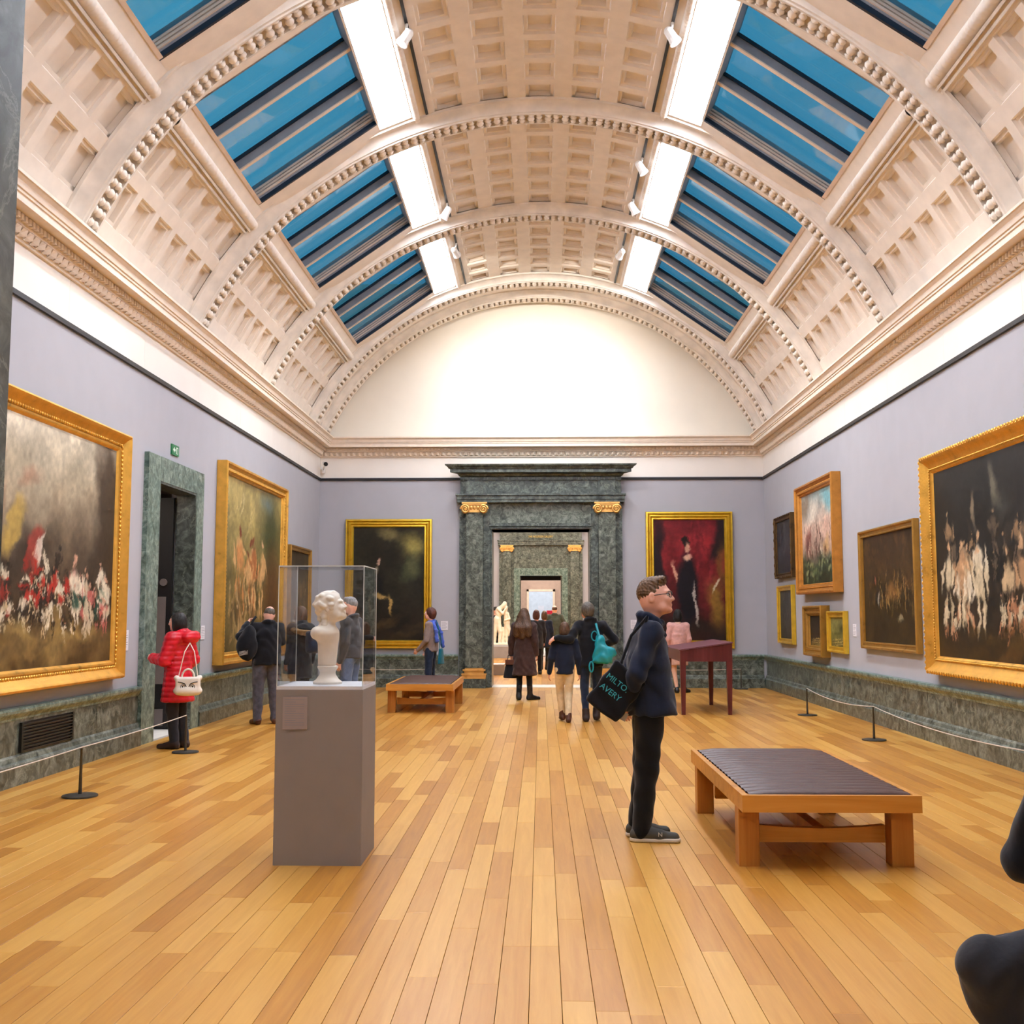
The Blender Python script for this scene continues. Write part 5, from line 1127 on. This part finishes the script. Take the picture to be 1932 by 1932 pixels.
# ---- man with backpack photographing
bp = Person('balding man in black jacket and grey jeans raising a hand, backpack on shoulder', (-3.98,15.8), 28, 1.72, dict(head=(.05,.10,1.60), neck=(.02,.02,1.45), shL=(-.18,.02,1.41), elL=(-.36,.16,1.27), wrL=(-.22,.33,1.46), elR=(.26,.16,1.2), wrR=(.1,.34,1.4), hipL=(-.09,0,.91), anL=(-.125,-.02,.085), toL=(-.15,.13,.035), knL=(-.115,.01,.49), anR=(.135,-.02,.085), toR=(.16,.13,.035), knR=(.12,.01,.49)), head=(-12,-18,8), build=1.12, h=.011)
bp.hair('hair_gb','bald'); bp.trousers('greyjean',1.15,.08,wr=.007,seed=5); bp.shoes('bootbr'); bp.coat('blackc',.86,(.215,.165),'jacket',1.15,None,.007,6,.03)
bk = thing('backpack','black backpack with pale stripes slung on the photographing man','bag',(-4.22,15.62,.94), R(20))
q = SDF(); q.ell((0,0,.18),(.15,.11,.21),.03); q.ell((.03,0,.36),(.09,.08,.12),.05); q.disp(wrinkle(.006,24,9)); q.build('bag_body', M['blackc'], bk, .011)
m = MB()
for k in range(4): m.tube([(-.12+.02*j,-.105-.012*math.sin(j),.1-.016*k+.004*j) for j in range(7)],.0035,5)
m.build('stripes', M['sole'], bk); m = MB(); m.tube([(.03,.02,.44),(.08,.06,.55),(.12,.1,.6)],.018,6); m.build('strap', M['blackc'], bk)
# ---- person in fur-trimmed coat behind the display case
fw = Person('person in dark coat with fur-trimmed hood seen through the display case, far left', (-3.70,16.75), 48, 1.70, None, head=(10,0,0), h=.012)
fw.hair('hair_br','bob'); fw.trousers('blackc'); fw.shoes('bootdk'); fw.coat('blackc',.62,(.21,.17),'coat',1.1,lambda q,J,S: q.ell(J['neck']+V3((0,-.12,-.05))*S,V3((.17,.1,.09))*S,.04),.006,7,.03)
q = SDF(); n = fw.J['neck']
for i in range(8):
    a0, a1 = PI+PI*i/8, PI+PI*(i+1)/8; f = lambda a: n+V3((.19*math.cos(a),-.06+.2*math.sin(a)*.9,-.07-.05*math.sin(a)*-1))
    q.cone(f(a0),f(a1),.04,.04,.02)
q.disp(wrinkle(.008,90,3)); q.build('fur_trim', M['fur'], fw.t, .011)
sb = thing('backpack','small navy backpack on the person in the fur-trimmed coat','bag',(-3.46,16.55,1.0), R(48)); q = SDF(); q.box((0,0,.16),(.12,.07,.17),.05,.02); q.ell((0,-.07,.1),(.09,.04,.09),.03); q.build('bag_body', M['navy'], sb, .012); m = MB(); m.tube([(-.09,-.075,.27),(0,-.085,.285),(.09,-.075,.27)],.004,5); m.build('zip', M['sole'], sb)
# ---- grey-haired man seen beside the bust
gm_ = Person('grey-haired man in dark jacket and jeans seen through the case beside the bust', (-2.78,15.9), 72, 1.82, None, head=(14,0,0), build=1.05, h=.012, skin='skin')
gm_.hair('hair_gr','short'); gm_.trousers('jeansb'); gm_.shoes('shoebk'); gm_.coat('greyjk',.90,(.205,.16),'jacket',1.1,None,.008,8,.03)
# ---- woman with blue scarf
sw = Person('person with short auburn hair, taupe cardigan and blue scarf behind the far bench', (-2.14,21.2), 78, 1.71, dict(elL=(-.24,.02,1.1), wrL=(-.19,.2,.92), elR=(.23,-.02,1.12), wrR=(.22,.13,.9)), head=(10,6,0), h=.012)
sw.hair('hair_rd','curly'); sw.trousers('jeans'); sw.shoes('shoebk'); sw.coat('taupe',.88,(.18,.15),'cardigan',.95,None,.004,4)
q = SDF(); n = sw.J['neck']
q.cone(n+V3((-.07,.02,-.02)),n+V3((.07,.02,-.02)),.055,.055,.03).cone(n+V3((0,-.05,-.0)),n+V3((0,.06,-.03)),.06,.06,.03)
q.chain([n+V3((-.06,-.05,-.02)),n+V3((-.12,-.13,-.15)),n+V3((-.13,-.15,-.36))],[.04,.035,.04],.02); q.chain([n+V3((.06,-.07,-.02)),n+V3((.08,-.17,-.2)),n+V3((.09,-.2,-.45))],[.04,.035,.042],.02); q.disp(wrinkle(.006,50,2)); q.build('scarf', M['blue'], sw.t, .011)
tg = thing('shoulder_bag','petrol blue shoulder bag hanging behind the person with the blue scarf','bag',(-1.93,21.1,.62), R(70)); q = SDF(); q.col((0,0,0),(0,0,.3),(.13,.045,0),(.07,.035,0),.02); q.build('bag_body', M['tealbag'], tg, .011); m = MB(); m.tube([(-.05,0,.28),(-.03,.03,.55),(.0,.1,.85)],.008,6); m.tube([(.05,0,.28),(.03,.03,.55),(.0,.1,.85)],.008,6); m.build('strap', M['tealbag'], tg)
# ---- woman in long brown coat
bc = Person('person in long brown coat with very long hair walking to the doorway', (-.31,20.32), -14, 1.69, dict(wrL=(-.27,.04,.86), elL=(-.25,-.02,1.1), anL=(-.1,-.03,.085), toL=(-.15,.1,.035), anR=(.1,.05,.085), toR=(.2,.15,.035)), head=(-20,0,0), h=.011)
bc.hair('hair_br','vlong',.004); bc.trousers('tights',.88,.09); bc.shoes('shoebk',.45); bc.coat('brown',.47,(.25,.19),'long_coat',1.2,None,.007,12,.02)
h2 = thing('handbag','black handbag with brown flap carried by the person in the long brown coat','bag',(-.56,20.36,.40), R(-14)); q = SDF(); q.col((0,0,0),(0,0,.26),(.15,.07,0),(.10,.05,0),.02); q.build('bag_body', M['blackc'], h2, .011); m = MB(); m.box(-.09,.09,-.07,.06,.25,.34); m.build('flap', M['bootbr'], h2); m = MB(); m.tube([(-.07,0,.3),(-.05,0,.42),(.05,0,.42),(.07,0,.3)],.008,6); m.build('handle', M['blackc'], h2)
# ---- child in cream trousers and woman with teal backpack
ch = Person('child in navy top and cream trousers walking under an adult arm', (.35,16.25), 4, 1.46, dict(wrL=(-.27,.06,.85), wrR=(.27,.06,.85), elL=(-.245,-.03,1.12), elR=(.245,-.03,1.12), anL=(-.03,.16,.1), toL=(-.04,.3,.05), knL=(-.07,.15,.5), anR=(.05,-.14,.11), toR=(.06,-.02,.035), knR=(.07,.02,.49)), head=(10,-8,0), h=.010, build=.98)
ch.hair('hair_br','bob'); ch.trousers('cream',1.0,.1,seed=3); ch.shoes('bootbr',.3); ch.coat('navy',.83,(.175,.14),'top',1.05,None,.005,15)
tw = Person('person with teal backpack and dark jeans, arm round the child', (.74,16.33), -2, 1.76, dict(head=(-.05,.03,1.63), shL=(-.175,-.01,1.40), elL=(-.31,-.17,1.20), wrL=(-.50,-.24,1.225), shR=(.175,-.01,1.40), elR=(.36,.02,1.19), wrR=(.22,.17,1.12), anL=(-.075,-.05,.085), toL=(-.09,.1,.035), anR=(.08,.06,.105), toR=(.1,.2,.05), knR=(.09,.08,.49)), head=(24,-4,0), h=.0105, hand_axes={'L':((-.8,.25,-.35),(.1,.6,.7),(.3,.5,-.8)),'R':((-.7,.4,-.2),(.2,.2,.9),(-.3,-.9,0))})
tw.hair('hair_gb','curly'); tw.trousers('jeans',.88,.08,seed=8); tw.shoes('bootdk',.2); tw.coat('blackc',.80,(.185,.15),'jacket',1.12,None,.006,9,.03)
tp = thing('backpack','teal nylon backpack hanging from one shoulder of the adult beside the child','bag',(.90,16.13,.86), R(-4)); q = SDF(); q.col((0,0,0),(-.04,0,.42),(.15,.09,0),(.05,.05,0),.04,rd=.05); q.ell((.06,-.05,.13),(.1,.07,.12),.04); q.ell((.14,-.03,.16),(.07,.05,.07),.03); q.disp(wrinkle(.009,34,5)); q.build('bag_body', M['teal'], tp, .010)
m = MB(); m.tube([(-.04,-.02,.4),(-.07,.02,.5),(-.09,.06,.58)],.018,6); m.tube([(-.11+.045*math.cos(a),-.03,.4+.07*math.sin(a)) for a in np.linspace(0,2*PI,14)],.009,6); m.tube([(-.16+.028*math.cos(a),-.03,-.05+.075*math.sin(a)) for a in np.linspace(0,2*PI,14)],.012,6); m.build('strap', M['teal'], tp)
# ---- visitors in the hall beyond
dw = Person('person in dark navy coat and boots in the hall beyond the doorway', (.10,31.4), 0, 1.68, dict(anR=(.07,.05,.085)), h=.016); dw.hair('hair_br','bob'); dw.trousers('tights',.88); dw.shoes('shoebk',.4); dw.coat('navy',.66,(.2,.16),'coat',1.05,None,.005,2)
gc = Person('balding person in olive green coat in the hall beyond the doorway', (.44,35.0), 0, 1.86, dict(elL=(-.3,.05,1.15), wrL=(-.2,.25,1.1), elR=(.3,.05,1.15), wrR=(.2,.25,1.1)), build=1.25, h=.018); gc.hair('hair_br','bald'); gc.trousers('cream'); gc.shoes('shoebk'); gc.coat('olive',.78,(.25,.2),'coat',1.4,None,.006,3,.03)
rh = Person('person with reddish hair half hidden behind the long brown coat', (-.12,29.0), 20, 1.70, None, h=.018); rh.hair('hair_rd','bob'); rh.trousers('blackc'); rh.shoes('shoebk'); rh.coat('charcoal',.7,(.2,.16))
ds = Person('person with dark hair standing behind the white marble statue', (-1.70,40.85), -60, 1.86, None, h=.018); ds.hair('hair_bk','short'); ds.trousers('blackc'); ds.shoes('shoebk'); ds.coat('charcoal',.75,(.2,.16))
for lab, mt_, x, z, w in (('small white notice on the pale wall of the farthest room','paper',.015,1.80,.16),('small red poster on the pale wall of the farthest room','red',.50,1.52,.17)):
    t = thing('poster', lab, 'poster', (x,59.99,z)); MB().box(-w,w,-.01,0,0,w*1.7).build('sheet', M[mt_], t)
# ---- girl in pink before the crimson picture
pk = Person('person in pink blouse and skirt before the crimson picture', (2.78,22.25), 8, 1.68, dict(anL=(-.04,.0,.085), toL=(-.04,.13,.035), anR=(.13,.05,.085), toR=(.22,.12,.035)), head=(-8,0,0), h=.012, skin='skin2'); pk.hair('hair_bk','bob',.003); pk.coat('pink',.92,(.16,.13),'blouse',.95,None,.005,5); pk.shoes('shoebk')
q = SDF(); p = pk.J['pel']; q.col((p[0],p[1],.56),(p[0],p[1],1.06),(.2,.17,0),(.14,.11,0),.03); q.disp(wrinkle(.006,10,2)); q.build('skirt', M['pinksk'], pk.t, .012)
# ---- seated person cut by the right edge
sp = Person('person in black seated at the right edge, knee and elbow in view', (1.86,3.55), 90, 1.74, dict(pel=(0,0,.57), waist=(0,.0,.70), chest=(0,.06,.90), neck=(0,.07,1.08), head=(0,.12,1.25), shR=(.175,.14,1.03), shL=(-.175,-.0,1.03), elL=(-.25,-.06,.76), wrL=(-.2,.12,.66), elR=(.25,.235,.755), wrR=(.06,.12,.66), hipR=(.1,0,.56), knR=(.12,.38,.43), anR=(.12,.12,.085), toR=(.13,.25,.035), hipL=(-.1,0,.56), knL=(-.09,.505,.50), anL=(-.08,.36,.085), toL=(-.09,.5,.035)), head=(0,-10,0), h=.0085)
sp.hair('hair_br','short'); sp.shoes('shoebk'); sp.coat('blackc',.52,(.19,.15),'sweater',1.28,None,.005,3,hemc=(0,-.03)); sp.trousers('charcoal',1.3,.09,wr=.009,seed=4)
stl = thing('folding_stool','black stool under the seated person at the right edge','stool',(1.92,3.55,0)); MB().bbox(-.17,.2,-.2,.2,.42,.455,.01).build('seat', M['blackc'], stl)
for sx in (-.14,.17):
    for sy in (-.16,.16): o = MB(); o.tube([(sx*1.1,sy*1.1,0),(sx,sy,.425)],.014,8); o.build('leg', M['steel'], stl)
# ------------------------------------------------------------------ marble bust in the case (profile to the right)
M['marblew'] = plain('cream_white_marble','f4e8d8',.45,var=.06,nscale=14)
bu = thing('marble_bust','cream marble bust with upturned profile and curly hair on a round socle','sculpture',(-1.415,7.24,pz), R(-96))
q = SDF(); so = MB(); so.lathe([(.0,0),(.094,0),(.096,.012),(.09,.02),(.075,.03),(.055,.06),(.052,.075),(.06,.095),(.068,.105),(.068,.115),(.06,.12),(.0,.12)],28,caps=False); smooth_angle(so.build('socle', M['marblew'], bu),30)
q.col((0,-.005,.115),(0,0,.30),(.055,.06,0),(.075,.068,0),.02).ell((0,-.005,.33),(.115,.075,.065),.03).cone((-.11,-.04,.335),(.11,-.04,.335),.045,.045,.03).cone((0,-.01,.36),(0,.0,.43),.048,.042,.03)
Qb = rotm(0,16,0); add_head(q, (0,.02,.505), Qb, .90); q.disp(lambda P: 0*P[:,0]); q.build('bust_body', M['marblew'], bu, .0055)
q = SDF(); T = lambda p: V3((0,.02,.505))+Qb@(V3(p)*.9)
q.ell(T((0,-.02,.035)),(.076,.094,.086),.02,Qb); rr = np.random.default_rng(4)
for i in range(46):
    a, e = rr.uniform(0,2*PI), rr.uniform(-.9,.95); d = V3((math.cos(a)*math.cos(e),math.sin(a)*math.cos(e),math.sin(e)))
    if d[1] > .55 and d[2] < .45: continue
    q.ell(T(d*V3((.078,.095,.09))+V3((0,-.02,.03))),(.021,.021,.017),.008)
for x in (-.055,.055):
    for k in range(5): q.ell(T((x*(1+.1*(k%2)),-.045-.008*k,-.03-.03*k)),(.022,.022,.02),.01)
for k in range(7): q.ell(T((.02*(k%3-1),-.09-.004*k,-.0-.03*k)),(.03,.022,.022),.012)
q.ell(T((0,.105,-.05)),(.06,.06,.085),.01,Qb,True); q.build('carved_hair', M['marblew'], bu, .0055)
# ------------------------------------------------------------------ embracing statue in the hall beyond
M['plinthgrey'] = plain('grey_plinth_paint','98928f',.7)
sx_, sy_ = -1.43, 40.15
pl = thing('sculpture_plinth','low grey plinth under the white marble statue in the hall','plinth',(sx_,sy_,0)); MB().bbox(-.42,.42,-.4,.4,0,.43,.004).build('plinth_body', M['plinthgrey'], pl); MB().box(-.40,.40,-.38,.38,.43,.46).build('plinth_top', M['pedtop'], pl)
p3_ = thing('display_plinth','empty low grey plinth at the left inside the hall doorway','plinth',(-1.32,28.9,0)); MB().bbox(-.45,.36,-.35,.35,0,.27,.004).build('plinth_body', M['plinthgrey'], p3_); MB().box(-.45,.36,-.35,.35,.27,.285).build('plinth_top', M['pedtop'], p3_)
st = thing('marble_statue','white marble statue of two embracing figures beyond the end doorway','sculpture',(sx_,sy_,.468))
q = SDF(); q.box((0,0,.037),(.38,.3,.035),.02,.02)
q.cone((-.27,0,.06),(-.25,0,.5),.05,.075,.03).cone((-.25,0,.5),(-.2,0,.88),.08,.1,.03).cone((-.1,-.1,.07),(-.06,-.08,.5),.05,.07,.03).cone((-.06,-.08,.5),(-.14,-.02,.88),.075,.1,.03).ell((-.17,0,.95),(.13,.12,.14),.05).ell((-.12,0,1.2),(.13,.11,.2),.06).cone((-.1,0,1.3),(.06,-.05,1.45),.09,.08,.05).ell((.1,-.03,1.5),(.08,.09,.095),.03)
q.cone((-.15,-.1,1.33),(.03,-.15,1.15),.05,.045,.03).cone((.03,-.15,1.15),(.12,-.12,1.3),.045,.035,.02)
q.cone((.17,0,.07),(.16,.02,.45),.045,.06,.03).cone((.16,.02,.45),(.16,0,.8),.065,.085,.03).cone((.33,.03,.07),(.28,0,.45),.04,.055,.03).cone((.28,0,.45),(.19,0,.8),.06,.085,.03).ell((.17,0,.86),(.11,.1,.12),.05).ell((.16,0,1.06),(.1,.09,.16),.05).cone((.15,-.02,1.15),(.14,-.02,1.32),.06,.05,.03).ell((.15,-.03,1.36),(.065,.075,.085),.02).cone((.22,-.06,1.15),(.28,-.1,.95),.045,.035,.02).cone((.28,-.1,.95),(.1,-.14,.9),.035,.03,.02)
q.cone((.02,.06,.08),(.02,.05,.6),.09,.07,.03); q.disp(wrinkle(.006,30,3)); q.build('figures', plain('bright_white_marble','f3ead6',.45), st, .014)
